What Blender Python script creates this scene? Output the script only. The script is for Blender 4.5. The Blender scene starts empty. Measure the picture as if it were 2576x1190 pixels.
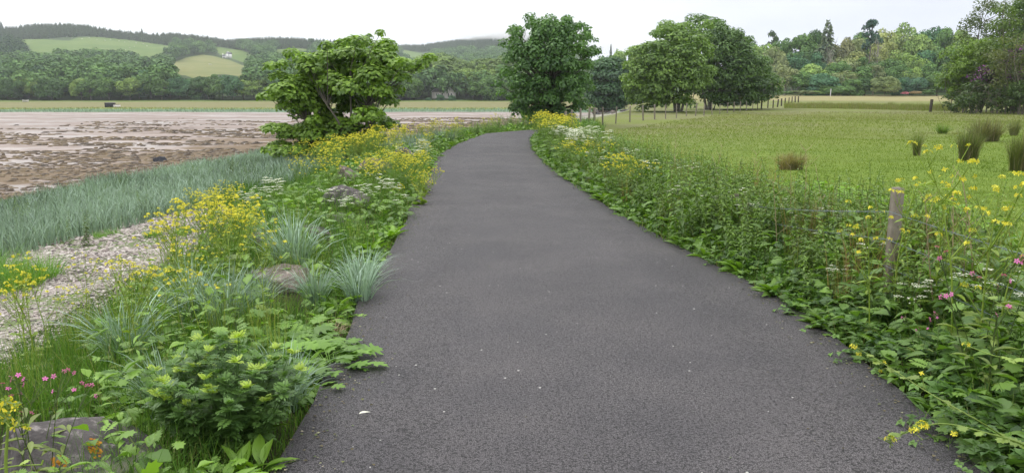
import bpy, bmesh, math
import numpy as np
from mathutils import Vector
R = math.radians
scene = bpy.context.scene
col = scene.collection

# ---------------------------------------------------------------- camera
PITCH = R(10.2)
CAM_Z = 1.6
FOC = 1907.0                       # focal length in units of a 2576 wide picture
cam_d = bpy.data.cameras.new("camera")
cam = bpy.data.objects.new("camera", cam_d); col.objects.link(cam)
cam.location = (0, 0, CAM_Z); cam.rotation_euler = (R(90) - PITCH, 0, 0)
cam_d.sensor_fit = 'HORIZONTAL'; cam_d.angle = 2 * math.atan(1288 / FOC)
cam_d.clip_start = 0.05; cam_d.clip_end = 9000
scene.camera = cam
# ---------------------------------------------------------------- world: overcast sky
SUN_EL, SUN_AZ = R(52), R(-60)     # azimuth from +Y, negative = to the left
w = bpy.data.worlds.new("World"); scene.world = w; w.use_nodes = True
nt = w.node_tree; nt.nodes.clear()
N = nt.nodes.new; L = nt.links.new
out = N('ShaderNodeOutputWorld'); bg = N('ShaderNodeBackground'); bg.inputs[1].default_value = 0.1
sky = N('ShaderNodeTexSky'); sky.sky_type = 'NISHITA'; sky.sun_disc = False
sky.sun_elevation = SUN_EL; sky.sun_rotation = SUN_AZ
tc = N('ShaderNodeTexCoord'); sp = N('ShaderNodeSeparateXYZ'); L(tc.outputs['Generated'], sp.inputs[0])
nz = N('ShaderNodeTexNoise'); nz.inputs['Scale'].default_value = 3.0; nz.inputs['Detail'].default_value = 3
mp = N('ShaderNodeMapping'); mp.inputs['Scale'].default_value = (1, 1, 5); L(tc.outputs['Generated'], mp.inputs[0]); L(mp.outputs[0], nz.inputs[0])
ad = N('ShaderNodeMath'); ad.operation = 'MULTIPLY_ADD'; ad.inputs[1].default_value = 0.16; L(nz.outputs[0], ad.inputs[0]); L(sp.outputs['Z'], ad.inputs[2])
# clear horizon a shade darker to the right, where the low cloud hangs
ax = N('ShaderNodeMath'); ax.operation = 'MULTIPLY_ADD'; ax.inputs[1].default_value = -0.22; L(sp.outputs['X'], ax.inputs[0]); L(ad.outputs[0], ax.inputs[2])
mr = N('ShaderNodeMapRange'); mr.interpolation_type = 'SMOOTHSTEP'; mr.inputs['From Min'].default_value = 0.02; mr.inputs['From Max'].default_value = 0.27; L(ax.outputs[0], mr.inputs['Value'])
m1 = N('ShaderNodeMix'); m1.data_type = 'RGBA'; m1.inputs[6].default_value = (7.8, 8.1, 9.2, 1); m1.inputs[7].default_value = (13.0, 13.1, 13.4, 1); L(mr.outputs[0], m1.inputs[0])
mr2 = N('ShaderNodeMapRange'); mr2.interpolation_type = 'SMOOTHSTEP'; mr2.inputs['From Min'].default_value = 0.15; mr2.inputs['From Max'].default_value = 0.9; L(sp.outputs['Z'], mr2.inputs['Value'])
m2 = N('ShaderNodeMix'); m2.data_type = 'RGBA'; m2.inputs[7].default_value = (27, 27, 27.5, 1); L(mr2.outputs[0], m2.inputs[0]); L(m1.outputs[2], m2.inputs[6])
m3 = N('ShaderNodeMix'); m3.data_type = 'RGBA'; m3.inputs[0].default_value = 0.93; L(sky.outputs[0], m3.inputs[6]); L(m2.outputs[2], m3.inputs[7])
L(m3.outputs[2], bg.inputs[0]); L(bg.outputs[0], out.inputs[0])
# ---------------------------------------------------------------- sun through the cloud
sd = bpy.data.lights.new("sun", 'SUN'); sd.energy = 1.3; sd.angle = R(20); sd.color = (1, 0.97, 0.92)
so = bpy.data.objects.new("sun", sd); col.objects.link(so)
sdir = Vector((math.sin(SUN_AZ) * math.cos(SUN_EL), math.cos(SUN_AZ) * math.cos(SUN_EL), math.sin(SUN_EL)))
so.rotation_euler = sdir.to_track_quat('Z', 'Y').to_euler(); so.location = sdir * 100
vs = scene.view_settings
scene.display_settings.display_device = 'sRGB'
vs.view_transform = 'Standard'; vs.look = 'None'; vs.exposure = 0.0; vs.gamma = 1.0; vs.use_curve_mapping = False
scene.cycles.max_bounces = 6; scene.cycles.diffuse_bounces = 3; scene.cycles.glossy_bounces = 2
scene.cycles.transmission_bounces = 3; scene.cycles.volume_bounces = 1; scene.cycles.transparent_max_bounces = 6

# ---------------------------------------------------------------- small tools
def P(u, v, z=None, d=None):
    """the place seen at (u, v) of the measured 2576x1190 picture, on height z or at forward distance d"""
    ry = FOC * math.cos(PITCH) + (595 - v) * math.sin(PITCH)
    rz = -FOC * math.sin(PITCH) + (595 - v) * math.cos(PITCH)
    rx = u - 1288
    t = (z - CAM_Z) / rz if d is None else d / ry
    return np.array([rx * t, ry * t, CAM_Z + rz * t])
def elev(v):
    """tangent of the elevation of picture row v"""
    return (-FOC * math.sin(PITCH) + (595 - np.asarray(v, float)) * math.cos(PITCH)) / (FOC * math.cos(PITCH) + (595 - np.asarray(v, float)) * math.sin(PITCH))
def sm(x, a, b):
    t = np.clip((np.asarray(x, float) - a) / (b - a), 0, 1); return t * t * (3 - 2 * t)
class Wave:
    """smooth random field, a sum of sines"""
    def __init__(s, seed, n=14, lo=0.3, hi=3.0, dim=2):
        g = np.random.default_rng(seed); k = g.normal(size=(n, dim)); k /= np.linalg.norm(k, axis=1)[:, None]
        f = np.exp(g.uniform(math.log(lo), math.log(hi), n)); s.k = k * f[:, None]; s.p = g.uniform(0, 6.28, n); s.a = (lo / f) ** 0.6; s.a /= np.sqrt((s.a ** 2).sum() / 2)
    def __call__(s, *c):
        q = np.stack([np.asarray(a, float) for a in c], -1)
        return np.sin(q @ s.k.T + s.p) @ s.a * 0.7
def link(name, me, mat=None, parent=None):
    o = bpy.data.objects.new(name, me); col.objects.link(o)
    if mat: me.materials.append(mat)
    if parent: o.parent = parent
    return o
def tag(o, label=None, cat=None, group=None, kind=None, color=None):
    if label: o['label'] = label
    if cat: o['category'] = cat
    if group: o['group'] = group
    if kind: o['kind'] = kind
    if color is not None: o.color = (*color, 1)
    return o
def empty(name, loc=(0, 0, 0)):
    o = bpy.data.objects.new(name, None); col.objects.link(o); o.location = loc; o.empty_display_size = 0.1; return o
class MB:
    """collects quads and triangles with a tint per vertex; build() links them as one mesh object"""
    def __init__(s): s.V = []; s.Q = []; s.T = []; s.c = []; s.n = 0
    def add(s, V, Q=None, T=None, tint=0.5):
        V = np.asarray(V, np.float32).reshape(-1, 3)
        s.V.append(V); s.c.append(np.broadcast_to(np.asarray(tint, np.float32), (len(V),)))
        if Q is not None and len(Q): s.Q.append(np.asarray(Q, np.int64).reshape(-1, 4) + s.n)
        if T is not None and len(T): s.T.append(np.asarray(T, np.int64).reshape(-1, 3) + s.n)
        s.n += len(V)
    def mesh(s, name, smooth=False):
        me = bpy.data.meshes.new(name)
        V = np.concatenate(s.V) if s.V else np.zeros((0, 3), np.float32)
        Q = np.concatenate(s.Q) if s.Q else np.zeros((0, 4), np.int64); T = np.concatenate(s.T) if s.T else np.zeros((0, 3), np.int64)
        nq, ntr = len(Q), len(T)
        me.vertices.add(len(V)); me.vertices.foreach_set('co', V.ravel())
        me.loops.add(4 * nq + 3 * ntr); me.loops.foreach_set('vertex_index', np.concatenate([Q.ravel(), T.ravel()]).astype(np.int32))
        me.polygons.add(nq + ntr)
        me.polygons.foreach_set('loop_start', np.concatenate([np.arange(nq) * 4, 4 * nq + np.arange(ntr) * 3]).astype(np.int32))
        a = me.attributes.new('tint', 'FLOAT', 'POINT'); a.data.foreach_set('value', np.concatenate(s.c) if s.c else np.zeros(0, np.float32))
        me.update(calc_edges=True); me.validate()
        if smooth: me.polygons.foreach_set('use_smooth', np.ones(nq + ntr, bool)); me.update()
        return me
    def build(s, name, mat, parent=None, smooth=False):
        return link(name, s.mesh(name, smooth), mat, parent)
def nrm(a): return a / np.maximum(np.linalg.norm(a, axis=-1, keepdims=True), 1e-9)
def basis(d, n):
    """rotations whose y axis is d and whose z axis is close to n"""
    y = nrm(d); x = nrm(np.cross(y, n)); z = np.cross(x, y); return np.stack([x, y, z], -1)
def scat(mb, tm, pos, rot, size, tint):
    """copies of leaf template tm=(V,Q,T) at many places"""
    V, Q, T = tm; n = len(pos); k = len(V)
    size = np.asarray(size, float); size = np.broadcast_to(size.reshape(-1, 1) if size.ndim < 2 else size, (n, 3))
    W = np.einsum('nij,nkj->nki', rot, V[None] * size[:, None, :]) + pos[:, None, :]
    off = (np.arange(n) * k)[:, None, None]
    mb.add(W, (Q[None] + off) if len(Q) else None, (T[None] + off) if len(T) else None, np.repeat(np.broadcast_to(np.asarray(tint, float), (n,)), k))
E4 = np.zeros((0, 4), int); E3 = np.zeros((0, 3), int)
def tube(mb, pts, r0, r1, sides=4, tint=0.5):
    pts = np.asarray(pts, float); n = len(pts); d = np.gradient(pts, axis=0); d = nrm(d)
    ref = np.where(np.abs(d[:, 2:3]) > 0.9, np.array([[1.0, 0, 0]]), np.array([[0, 0, 1.0]]))
    a = nrm(np.cross(d, ref)); b = np.cross(d, a); th = np.arange(sides) / sides * 6.2832
    r = np.linspace(r0, r1, n)[:, None, None]
    V = pts[:, None] + r * (np.cos(th)[None, :, None] * a[:, None] + np.sin(th)[None, :, None] * b[:, None])
    i = np.arange(n - 1)[:, None] * sides; j = np.arange(sides)[None]; k = (j + 1) % sides
    mb.add(V, np.stack([i + j, i + k, i + sides + k, i + sides + j], -1).reshape(-1, 4), None, tint)
def blades(mb, base, h, az, lean, wd, tint, seg=3, rng=None):
    """grass blades: lean 0 stands straight, 1 arches over"""
    n = len(base); t = np.linspace(0, 1, seg + 1); t2 = t[None, :] ** 1.8
    hd = np.stack([np.cos(az), np.sin(az), 0 * az], -1); sd_ = np.stack([-np.sin(az), np.cos(az), 0 * az], -1)
    tw = (rng.uniform(0, 6.28, n) if rng is not None else az); sd_ = np.stack([np.cos(tw), np.sin(tw), 0 * tw], -1)
    up = h[:, None] * (t[None] - 0.42 * np.clip(lean, 0, 1.6)[:, None] * t2 * t[None])
    cen = base[:, None, :] + hd[:, None] * (lean * h)[:, None, None] * (t2 * 0.8)[:, :, None]; cen[:, :, 2] += up
    ww = wd[:, None] * (1 - t[None, :-1]) ** 0.6 * 0.5
    V = np.zeros((n, 2 * seg + 1, 3)); V[:, 0:2 * seg:2] = cen[:, :-1] - sd_[:, None] * ww[..., None]; V[:, 1:2 * seg:2] = cen[:, :-1] + sd_[:, None] * ww[..., None]; V[:, -1] = cen[:, -1]
    off = (np.arange(n) * (2 * seg + 1))[:, None, None]; q = np.array([[2 * i, 2 * i + 1, 2 * i + 3, 2 * i + 2] for i in range(seg - 1)]).reshape(-1, 4)
    tr = np.array([[2 * seg - 2, 2 * seg - 1, 2 * seg]])
    mb.add(V, (q[None] + off) if len(q) else None, tr[None] + off, np.repeat(np.asarray(tint, float) * np.ones(n), 2 * seg + 1))

# leaf templates: base at the origin, tip at y = 1, face up +z
def T_rhomb(wd=0.34, fold=0.10, droop=0.12):
    return (np.array([[0, 0, 0], [wd, .42, fold], [0, 1, -droop], [-wd, .42, fold], [0, .45, 0]]), E4, np.array([[0, 1, 4], [1, 2, 4], [2, 3, 4], [3, 0, 4]]))
def T_card(wd=0.42, droop=0.15):
    return (np.array([[0, 0, 0], [wd, .5, .08], [0, 1, -droop], [-wd, .5, .08]]), E4, np.array([[0, 1, 2], [0, 2, 3]]))
def T_strip(ws, fold=0.12, droop=0.25, serr=0.0):
    n = len(ws); V = []; Q = []
    for i, wv in enumerate(ws):
        t = i / (n - 1); z = -droop * t * t; e = serr if i % 2 else 0
        V += [[-wv, t + e, z + fold * wv * 2], [0, t, z], [wv, t + e, z + fold * wv * 2]]
        if i: a = 3 * (i - 1); Q += [[a, a + 1, a + 4, a + 3], [a + 1, a + 2, a + 5, a + 4]]
    return (np.array(V), np.array(Q), E3)
def T_fan(pts, cy=0.35, droop=0.2, cup=0.1):
    P2 = np.array(pts, float); n = len(P2)
    z = -droop * P2[:, 1] ** 2 + cup * np.abs(P2[:, 0]) - 0.25 * P2[:, 0] ** 2
    V = np.concatenate([[[0, cy, 0.02]], np.column_stack([P2, z])])
    T = np.array([[0, 1 + i, 1 + (i + 1) % n] for i in range(n)]); return (V, E4, T)
half = [(0, 0), (.16, -.04), (.34, .10), (.22, .22), (.52, .36), (.40, .46), (.50, .62), (.24, .58), (.18, .78), (0, 1)]
MAPLE = T_fan(half + [(-x, y) for x, y in half[-2:0:-1]])
half = [(0, 0), (.12, -.02), (.26, .12), (.16, .20), (.36, .30), (.20, .42), (.46, .56), (.30, .66), (.36, .84), (.16, .84), (0, 1)]
LOBED = T_fan(half + [(-x, y) for x, y in half[-2:0:-1]], cy=0.4, droop=0.35)
half = [(0, 0), (.10, .02), (.14, .10), (.40, .10), (.34, .22), (.56, .34), (.30, .40), (.24, .48), (.52, .58), (.60, .78), (.36, .72), (.22, .76), (.26, .96), (.10, .94), (0, 1.1)]
HOG = T_fan(half + [(-x, y) for x, y in half[-2:0:-1]], cy=0.42, droop=0.3, cup=0.16)
RHOMB = T_rhomb(); CARD = T_card()
OVATE = T_strip([0.02, .27, .36, .33, .22, .10, 0.01], fold=0.22, droop=0.22, serr=0.05)
NETL = T_strip([0.02, .16, .20, .18, .12, .05, 0.01], fold=0.3, droop=0.4, serr=0.03)
LANCE = T_strip([0.01, .10, .14, .11, 0.01], fold=0.3, droop=0.35)
DOCK = T_strip([0.03, .13, .17, .18, .17, .14, .08, 0.01], fold=0.35, droop=0.45, serr=0.02)
def T_pinnate(pairs=5, lw=0.17, ll=0.34, end=0.3, droop=0.25):
    mb = []; k = 0; V = []; T = []
    def leaflet(x, y, ax, ay, ln):
        nonlocal k
        px, py = -ay, ax
        for s_ in ((0, 0), (.5 * ln, lw * ln), (ln, 0), (.5 * ln, -lw * ln)):
            xx = x + ax * s_[0] + px * s_[1] * 2; yy = y + ay * s_[0] + py * s_[1] * 2
            V.append([xx, yy, -droop * yy * yy + 0.08 * abs(xx)])
        T.extend([[k, k + 1, k + 2], [k, k + 2, k + 3]]); k += 4
    for i in range(pairs):
        y = 0.18 + 0.6 * i / pairs; ln = ll * (1 - 0.45 * abs(i / pairs - 0.35))
        for sg in (-1, 1):
            leaflet(0, y, sg * 0.8, 0.6, ln)
            leaflet(sg * ln * .45, y + ln * .3, sg * 0.25, 0.97, ln * .55); leaflet(sg * ln * .5, y + ln * .3, sg * 0.97, -0.1, ln * .5)
    leaflet(0, 0.75, 0, 1, end); V.extend([[-.012, 0, 0], [.012, 0, 0], [.008, .8, -droop * .64], [-.008, .8, -droop * .64]]); T.extend([[k, k + 1, k + 2], [k, k + 2, k + 3]])
    return (np.array(V), E4, np.array(T))
PINN = T_pinnate(5, 0.10, 0.36, .3); PINN2 = T_pinnate(4, 0.105, 0.40, 0.32, 0.3)
half_icos = None
def ico(sub):
    bm = bmesh.new(); bmesh.ops.create_icosphere(bm, subdivisions=sub, radius=1.0)
    V = np.array([v.co[:] for v in bm.verts]); T = np.array([[v.index for v in f.verts] for f in bm.faces]); bm.free(); return V, T

# ---------------------------------------------------------------- materials
def newmat(name):
    m = bpy.data.materials.new(name); m.use_nodes = True; t = m.node_tree; t.nodes.clear()
    return m, t, t.nodes.new, t.links.new
def mixc(Nn, Ln, f, a, b, mode='MIX'):
    m = Nn('ShaderNodeMix'); m.data_type = 'RGBA'; m.blend_type = mode
    for i, q in ((0, f), (6, a), (7, b)):
        if isinstance(q, (int, float)): m.inputs[i].default_value = q
        elif isinstance(q, tuple): m.inputs[i].default_value = (*q[:3], 1)
        else: Ln(q, m.inputs[i])
    return m.outputs[2]
def noise(Nn, Ln, scale, detail=3, rough=.55, vec=None, stretch=None, coord='Object'):
    t = Nn('ShaderNodeTexNoise'); t.inputs['Scale'].default_value = scale; t.inputs['Detail'].default_value = detail; t.inputs['Roughness'].default_value = rough
    if vec is None: c = Nn('ShaderNodeTexCoord'); vec = c.outputs[coord]
    if stretch: mpp = Nn('ShaderNodeMapping'); mpp.inputs['Scale'].default_value = stretch; Ln(vec, mpp.inputs[0]); vec = mpp.outputs[0]
    Ln(vec, t.inputs[0]); return t.outputs[0]
def ramp(Nn, Ln, f, a, b, smooth=True):
    m = Nn('ShaderNodeMapRange'); m.interpolation_type = 'SMOOTHSTEP' if smooth else 'LINEAR'
    m.inputs['From Min'].default_value = a; m.inputs['From Max'].default_value = b; Ln(f, m.inputs['Value']); return m.outputs[0]
def math2(Nn, Ln, op, a, b):
    m = Nn('ShaderNodeMath'); m.operation = op
    for i, q in ((0, a), (1, b)):
        if isinstance(q, (int, float)): m.inputs[i].default_value = q
        else: Ln(q, m.inputs[i])
    return m.outputs[0]
def finish(t, Nn, Ln, colr, rough=0.8, spec=0.3, bump=None, bstr=0.5, bdist=0.01, transl=0.0):
    p = Nn('ShaderNodeBsdfPrincipled'); o = Nn('ShaderNodeOutputMaterial')
    if isinstance(colr, tuple): p.inputs['Base Color'].default_value = (*colr, 1)
    else: Ln(colr, p.inputs['Base Color'])
    if isinstance(rough, (int, float)): p.inputs['Roughness'].default_value = rough
    else: Ln(rough, p.inputs['Roughness'])
    p.inputs['Specular IOR Level'].default_value = spec
    if bump is not None:
        b = Nn('ShaderNodeBump'); b.inputs['Strength'].default_value = bstr; b.inputs['Distance'].default_value = bdist; Ln(bump, b.inputs['Height']); Ln(b.outputs[0], p.inputs['Normal'])
    if transl:
        tr = Nn('ShaderNodeBsdfTranslucent'); ms = Nn('ShaderNodeMixShader'); ms.inputs[0].default_value = transl
        tcol = mixc(Nn, Ln, 1.0, colr, (1.25, 1.35, 0.5), 'MULTIPLY'); Ln(tcol, tr.inputs[0]); Ln(p.outputs[0], ms.inputs[1]); Ln(tr.outputs[0], ms.inputs[2]); Ln(ms.outputs[0], o.inputs[0])
    else: Ln(p.outputs[0], o.inputs[0])
def leaf_mat(name, lo=(0.95, 0.98, 0.95), hi=(3.1, 2.7, 1.7), rough=0.5, spec=0.45, transl=0.34):
    """leaves take the colour of their own object, varied from leaf to leaf by the tint of the mesh"""
    m, t, Nn, Ln = newmat(name); oi = Nn('ShaderNodeObjectInfo'); at = Nn('ShaderNodeAttribute'); at.attribute_name = 'tint'
    f = mixc(Nn, Ln, at.outputs['Fac'], lo, hi); c = mixc(Nn, Ln, 1.0, oi.outputs['Color'], f, 'MULTIPLY')
    hs = Nn('ShaderNodeHueSaturation'); hs.inputs['Hue'].default_value = 0.5; Ln(c, hs.inputs['Color'])
    v = ramp(Nn, Ln, oi.outputs['Random'], 0, 1, False); mm = Nn('ShaderNodeMapRange'); mm.inputs['To Min'].default_value = 0.88; mm.inputs['To Max'].default_value = 1.12; Ln(v, mm.inputs['Value']); Ln(mm.outputs[0], hs.inputs['Value'])
    finish(t, Nn, Ln, hs.outputs[0], rough, spec, transl=transl); return m
LEAF = leaf_mat('leaf')
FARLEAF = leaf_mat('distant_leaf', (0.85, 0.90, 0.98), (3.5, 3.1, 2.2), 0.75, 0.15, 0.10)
GLAUC = leaf_mat('blue_grass', (0.50, 0.55, 0.50), (1.95, 1.9, 1.85), 0.45, 0.4, 0.15)
def tint_mat(name, stops, rough=0.8, spec=0.2, transl=0.0, nscale=None):
    m, t, Nn, Ln = newmat(name); at = Nn('ShaderNodeAttribute'); at.attribute_name = 'tint'; cr = Nn('ShaderNodeValToRGB'); e = cr.color_ramp.elements
    while len(e) < len(stops): e.new(0.5)
    for i, (p_, c_) in enumerate(stops): e[i].position = p_; e[i].color = (*c_, 1)
    Ln(at.outputs['Fac'], cr.inputs[0]); c = cr.outputs[0]
    if nscale: c = mixc(Nn, Ln, 1.0, c, mixc(Nn, Ln, noise(Nn, Ln, nscale, 4), (0.6, 0.6, 0.6), (1.4, 1.4, 1.4)), 'MULTIPLY')
    finish(t, Nn, Ln, c, rough, spec, transl=transl); return m
GRASSM = tint_mat('grass_blade', [(0, (0.028, 0.075, 0.010)), (.45, (0.060, 0.150, 0.016)), (.8, (0.120, 0.230, 0.025)), (1, (0.26, 0.25, 0.10))], 0.6, 0.25, 0.25)
FIELDM = tint_mat('field_blade', [(0, (0.088, 0.142, 0.020)), (.4, (0.142, 0.200, 0.034)), (.7, (0.170, 0.195, 0.068)), (1, (0.225, 0.205, 0.115))], 0.8, 0.1, 0.4)
YELLOW = tint_mat('yellow_petal', [(0, (0.50, 0.42, 0.015)), (1, (0.85, 0.78, 0.10))], 0.6, 0.2, 0.2)
WHITE = tint_mat('white_floret', [(0, (0.30, 0.36, 0.20)), (1, (0.70, 0.70, 0.60))], 0.7, 0.2, 0.2)
PINK = tint_mat('pink_petal', [(0, (0.45, 0.08, 0.26)), (1, (0.72, 0.22, 0.50))], 0.6, 0.2, 0.2)
PURPLE = tint_mat('purple_blossom', [(0, (0.10, 0.03, 0.12)), (1, (0.30, 0.10, 0.30))], 0.7, 0.1, 0.15)
BARK = tint_mat('bark', [(0, (0.045, 0.040, 0.032)), (1, (0.20, 0.18, 0.15))], 0.9, 0.1, nscale=9)
PALEBARK = tint_mat('pale_bark', [(0, (0.15, 0.14, 0.115)), (1, (0.34, 0.32, 0.27))], 0.9, 0.1, nscale=5)
DRY = tint_mat('dry_stem', [(0, (0.14, 0.10, 0.055)), (1, (0.42, 0.34, 0.21))], 0.8, 0.2)
# ================================================================ the ground
Lpts = [(-1.05, -3.0), (-1.05, 1.5)] + [tuple(P(u, v, 0.0)[:2]) for u, v in [(690, 1190), (735, 1090), (808, 990), (858, 880), (910, 760), (955, 680), (1005, 590), (1040, 520), (1068, 470), (1090, 420), (1110, 387), (1160, 360), (1222, 337.5), (1322, 329)]] + [(1.3, 40.9), (1.7, 41.4), (2.1, 41.9)]
Rpts = [(2.25, -3.0), (2.28, 1.5)] + [tuple(P(u, v, 0.0)[:2]) for u, v in [(2490, 1190), (2290, 1000), (2065, 832), (1872, 706), (1690, 616), (1575, 553), (1482, 490), (1411, 446), (1362, 402), (1337, 368), (1333, 348)]] + [(2.2, 38.0), (2.6, 38.4), (2.9, 38.8), (3.2, 39.2)]
Lpts = np.array(Lpts); Rpts = np.array(Rpts)
def resample(p, n):
    s = np.concatenate([[0], np.cumsum(np.linalg.norm(np.diff(p, axis=0), axis=1))]); q = np.linspace(0, s[-1], n)
    return np.column_stack([np.interp(q, s, p[:, 0]), np.interp(q, s, p[:, 1])])
# left bank line: the path's edge, then the top of the bank that goes on behind the bend
_by = np.array([-8] + list(Lpts[:-4, 1]) + [40.3, 48, 60, 80, 100, 140, 180, 260]); _bx = np.array([-1.05] + list(Lpts[:-4, 0]) + [0.6, 3.2, 6.5, 12, 17, 25, 34, 60])
def xB(y): return np.interp(y, _by, _bx)
_ry = np.array([-8] + list(Rpts[:-4, 1]) + [39]); _rx = np.array([2.25] + list(Rpts[:-4, 0]) + [2.4])
def xR(y): return np.interp(y, _ry, _rx)
W1 = Wave(1, 16, 0.25, 2.5); W2 = Wave(2, 16, 0.04, 0.5); W3 = Wave(3, 12, 0.9, 6)
def zright(x, y):
    base = np.interp(y, [0, 35, 60, 96, 150, 230, 300], [0, 0, 0.10, 0.35, 1.25, 3.1, 4.6])
    out_ = sm(x - np.interp(y, [0, 40, 60], [2.6, 3.2, 8]), 0, 4)
    return base + out_ * (W2(x, y) * 0.10 + W1(x, y) * 0.03 - 0.10 * sm(y, 0, 8) * (1 - sm(y, 30, 60)))
def zleft(s, y): return -0.02 - 0.62 * sm(s, 0.9, 3.9) - 0.42 * sm(s, 3.6, 9.5) - 0.5 * sm(s, 9, 16)
def gz(x, y):
    x = np.asarray(x, float); y = np.asarray(y, float); s = xB(y) - x
    zr = zright(x, y) - 0.03
    return np.where(s < 0.5, zr, zr * (1 - sm(s, .5, 6)) + zleft(s, y) + sm(s, 1.2, 3) * W1(x * 2, y * 2) * 0.05)
def grid(X, Y, Z):
    n, m = X.shape; i = np.arange(n - 1)[:, None] * m; j = np.arange(m - 1)[None]
    return np.stack([X, Y, Z], -1).reshape(-1, 3), np.stack([i + j, i + j + 1, i + m + j + 1, i + m + j], -1).reshape(-1, 4)
def sheet(name, X, Y, Z, mat, kind='structure', thick=None):
    V, Q = grid(X, Y, Z); mb = MB(); mb.add(V, Q); o = mb.build(name, mat, smooth=True); o['kind'] = kind; return o

# ---- materials of the ground
def ground_mat():
    m, t, Nn, Ln = newmat('ground'); c = Nn('ShaderNodeTexCoord'); s = Nn('ShaderNodeSeparateXYZ'); Ln(c.outputs['Object'], s.inputs[0])
    n1 = noise(Nn, Ln, 0.35, 4); n2 = noise(Nn, Ln, 2.2, 5, .65); n3 = noise(Nn, Ln, 26, 4, .7); nb = noise(Nn, Ln, 0.10, 4, .6)
    fresh = mixc(Nn, Ln, ramp(Nn, Ln, n2, .35, .68), (0.105, 0.165, 0.022), (0.155, 0.222, 0.038))
    fresh = mixc(Nn, Ln, ramp(Nn, Ln, n1, .52, .68), fresh, (0.085, 0.140, 0.014))
    old = mixc(Nn, Ln, ramp(Nn, Ln, n2, .3, .7), (0.140, 0.155, 0.056), (0.195, 0.184, 0.098))
    old = mixc(Nn, Ln, ramp(Nn, Ln, nb, .40, .60), old, (0.145, 0.175, 0.042))
    fy = math2(Nn, Ln, 'MULTIPLY_ADD', nb, 40.0); fy.node.inputs[2].default_value = 0
    yy = math2(Nn, Ln, 'ADD', s.outputs['Y'], fy); yy2 = math2(Nn, Ln, 'SUBTRACT', yy, math2(Nn, Ln, 'MULTIPLY', s.outputs['X'], 0.45))
    field = mixc(Nn, Ln, ramp(Nn, Ln, yy2, 32, 62), fresh, old)
    gold = mixc(Nn, Ln, ramp(Nn, Ln, n2, .3, .7), (0.225, 0.205, 0.095), (0.29, 0.25, 0.13))
    field = mixc(Nn, Ln, ramp(Nn, Ln, s.outputs['Y'], 150, 165), field, gold)
    field = mixc(Nn, Ln, math2(Nn, Ln, 'MULTIPLY', ramp(Nn, Ln, n3, .3, .8), 0.45), field, (0.05, 0.075, 0.012))
    # bare soil and litter near the path
    at = Nn('ShaderNodeAttribute'); at.attribute_name = 'tint'
    soil = mixc(Nn, Ln, n3, (0.020, 0.024, 0.010), (0.050, 0.055, 0.022))
    cfin = mixc(Nn, Ln, at.outputs['Fac'], field, soil)
    finish(t, Nn, Ln, cfin, 0.95, 0.1, n3, 0.6, 0.05); return m
def asphalt_mat():
    m, t, Nn, Ln = newmat('asphalt'); c = Nn('ShaderNodeTexCoord'); vec = c.outputs['Object']
    vo = Nn('ShaderNodeTexVoronoi'); vo.inputs['Scale'].default_value = 110; Ln(vec, vo.inputs['Vector'])
    ve = Nn('ShaderNodeTexVoronoi'); ve.feature = 'DISTANCE_TO_EDGE'; ve.inputs['Scale'].default_value = 110; Ln(vec, ve.inputs['Vector'])
    n1 = noise(Nn, Ln, 95, 4, .65, vec); n2 = noise(Nn, Ln, 1.1, 4, .6, vec); n3 = noise(Nn, Ln, 70, 3, .6, vec); n4 = noise(Nn, Ln, 0.35, 2, .5, vec)
    g = mixc(Nn, Ln, n1, (0.061, 0.0565, 0.061), (0.138, 0.128, 0.135))
    # coarse pits between the stones
    pit = ramp(Nn, Ln, math2(Nn, Ln, 'MULTIPLY', ramp(Nn, Ln, ve.outputs['Distance'], 0.0, .22), ramp(Nn, Ln, n3, .32, .58)), 0, .40)
    g = mixc(Nn, Ln, pit, (0.012, 0.011, 0.0115), g)
    g = mixc(Nn, Ln, 1.0, g, mixc(Nn, Ln, ramp(Nn, Ln, n2, .3, .7), (0.86, 0.86, 0.88), (1.20, 1.18, 1.15)), 'MULTIPLY')
    g = mixc(Nn, Ln, 1.0, g, mixc(Nn, Ln, ramp(Nn, Ln, n4, .35, .65), (0.93, 0.92, 0.93), (1.16, 1.15, 1.14)), 'MULTIPLY')
    # scattered white chips
    vw = Nn('ShaderNodeTexVoronoi'); vw.inputs['Scale'].default_value = 26; Ln(vec, vw.inputs['Vector']); sc = Nn('ShaderNodeSeparateColor'); Ln(vw.outputs['Color'], sc.inputs[0])
    chip = math2(Nn, Ln, 'MULTIPLY', math2(Nn, Ln, 'GREATER_THAN', sc.outputs[0], 0.962), math2(Nn, Ln, 'LESS_THAN', vw.outputs['Distance'], math2(Nn, Ln, 'MULTIPLY', sc.outputs[1], 0.20)))
    g = mixc(Nn, Ln, chip, g, (0.55, 0.54, 0.50))
    h = math2(Nn, Ln, 'ADD', pit, math2(Nn, Ln, 'MULTIPLY', n1, .7))
    finish(t, Nn, Ln, g, 0.62, 0.45, h, 1.0, 0.014); return m
def beach_mat():
    m, t, Nn, Ln = newmat('shingle_bed'); n1 = noise(Nn, Ln, 1.3, 4); n2 = noise(Nn, Ln, 40, 3, .7)
    vo = Nn('ShaderNodeTexVoronoi'); vo.inputs['Scale'].default_value = 38; c = Nn('ShaderNodeTexCoord'); Ln(c.outputs['Object'], vo.inputs['Vector'])
    sc = Nn('ShaderNodeSeparateColor'); Ln(vo.outputs['Color'], sc.inputs[0])
    g = mixc(Nn, Ln, sc.outputs[0], (0.17, 0.145, 0.13), (0.42, 0.38, 0.35)); g = mixc(Nn, Ln, ramp(Nn, Ln, n1, .42, .60), g, mixc(Nn, Ln, n2, (0.07, 0.10, 0.03), (0.16, 0.20, 0.09)))
    finish(t, Nn, Ln, g, 0.9, 0.2, vo.outputs['Distance'], 0.8, 0.02); return m
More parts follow.
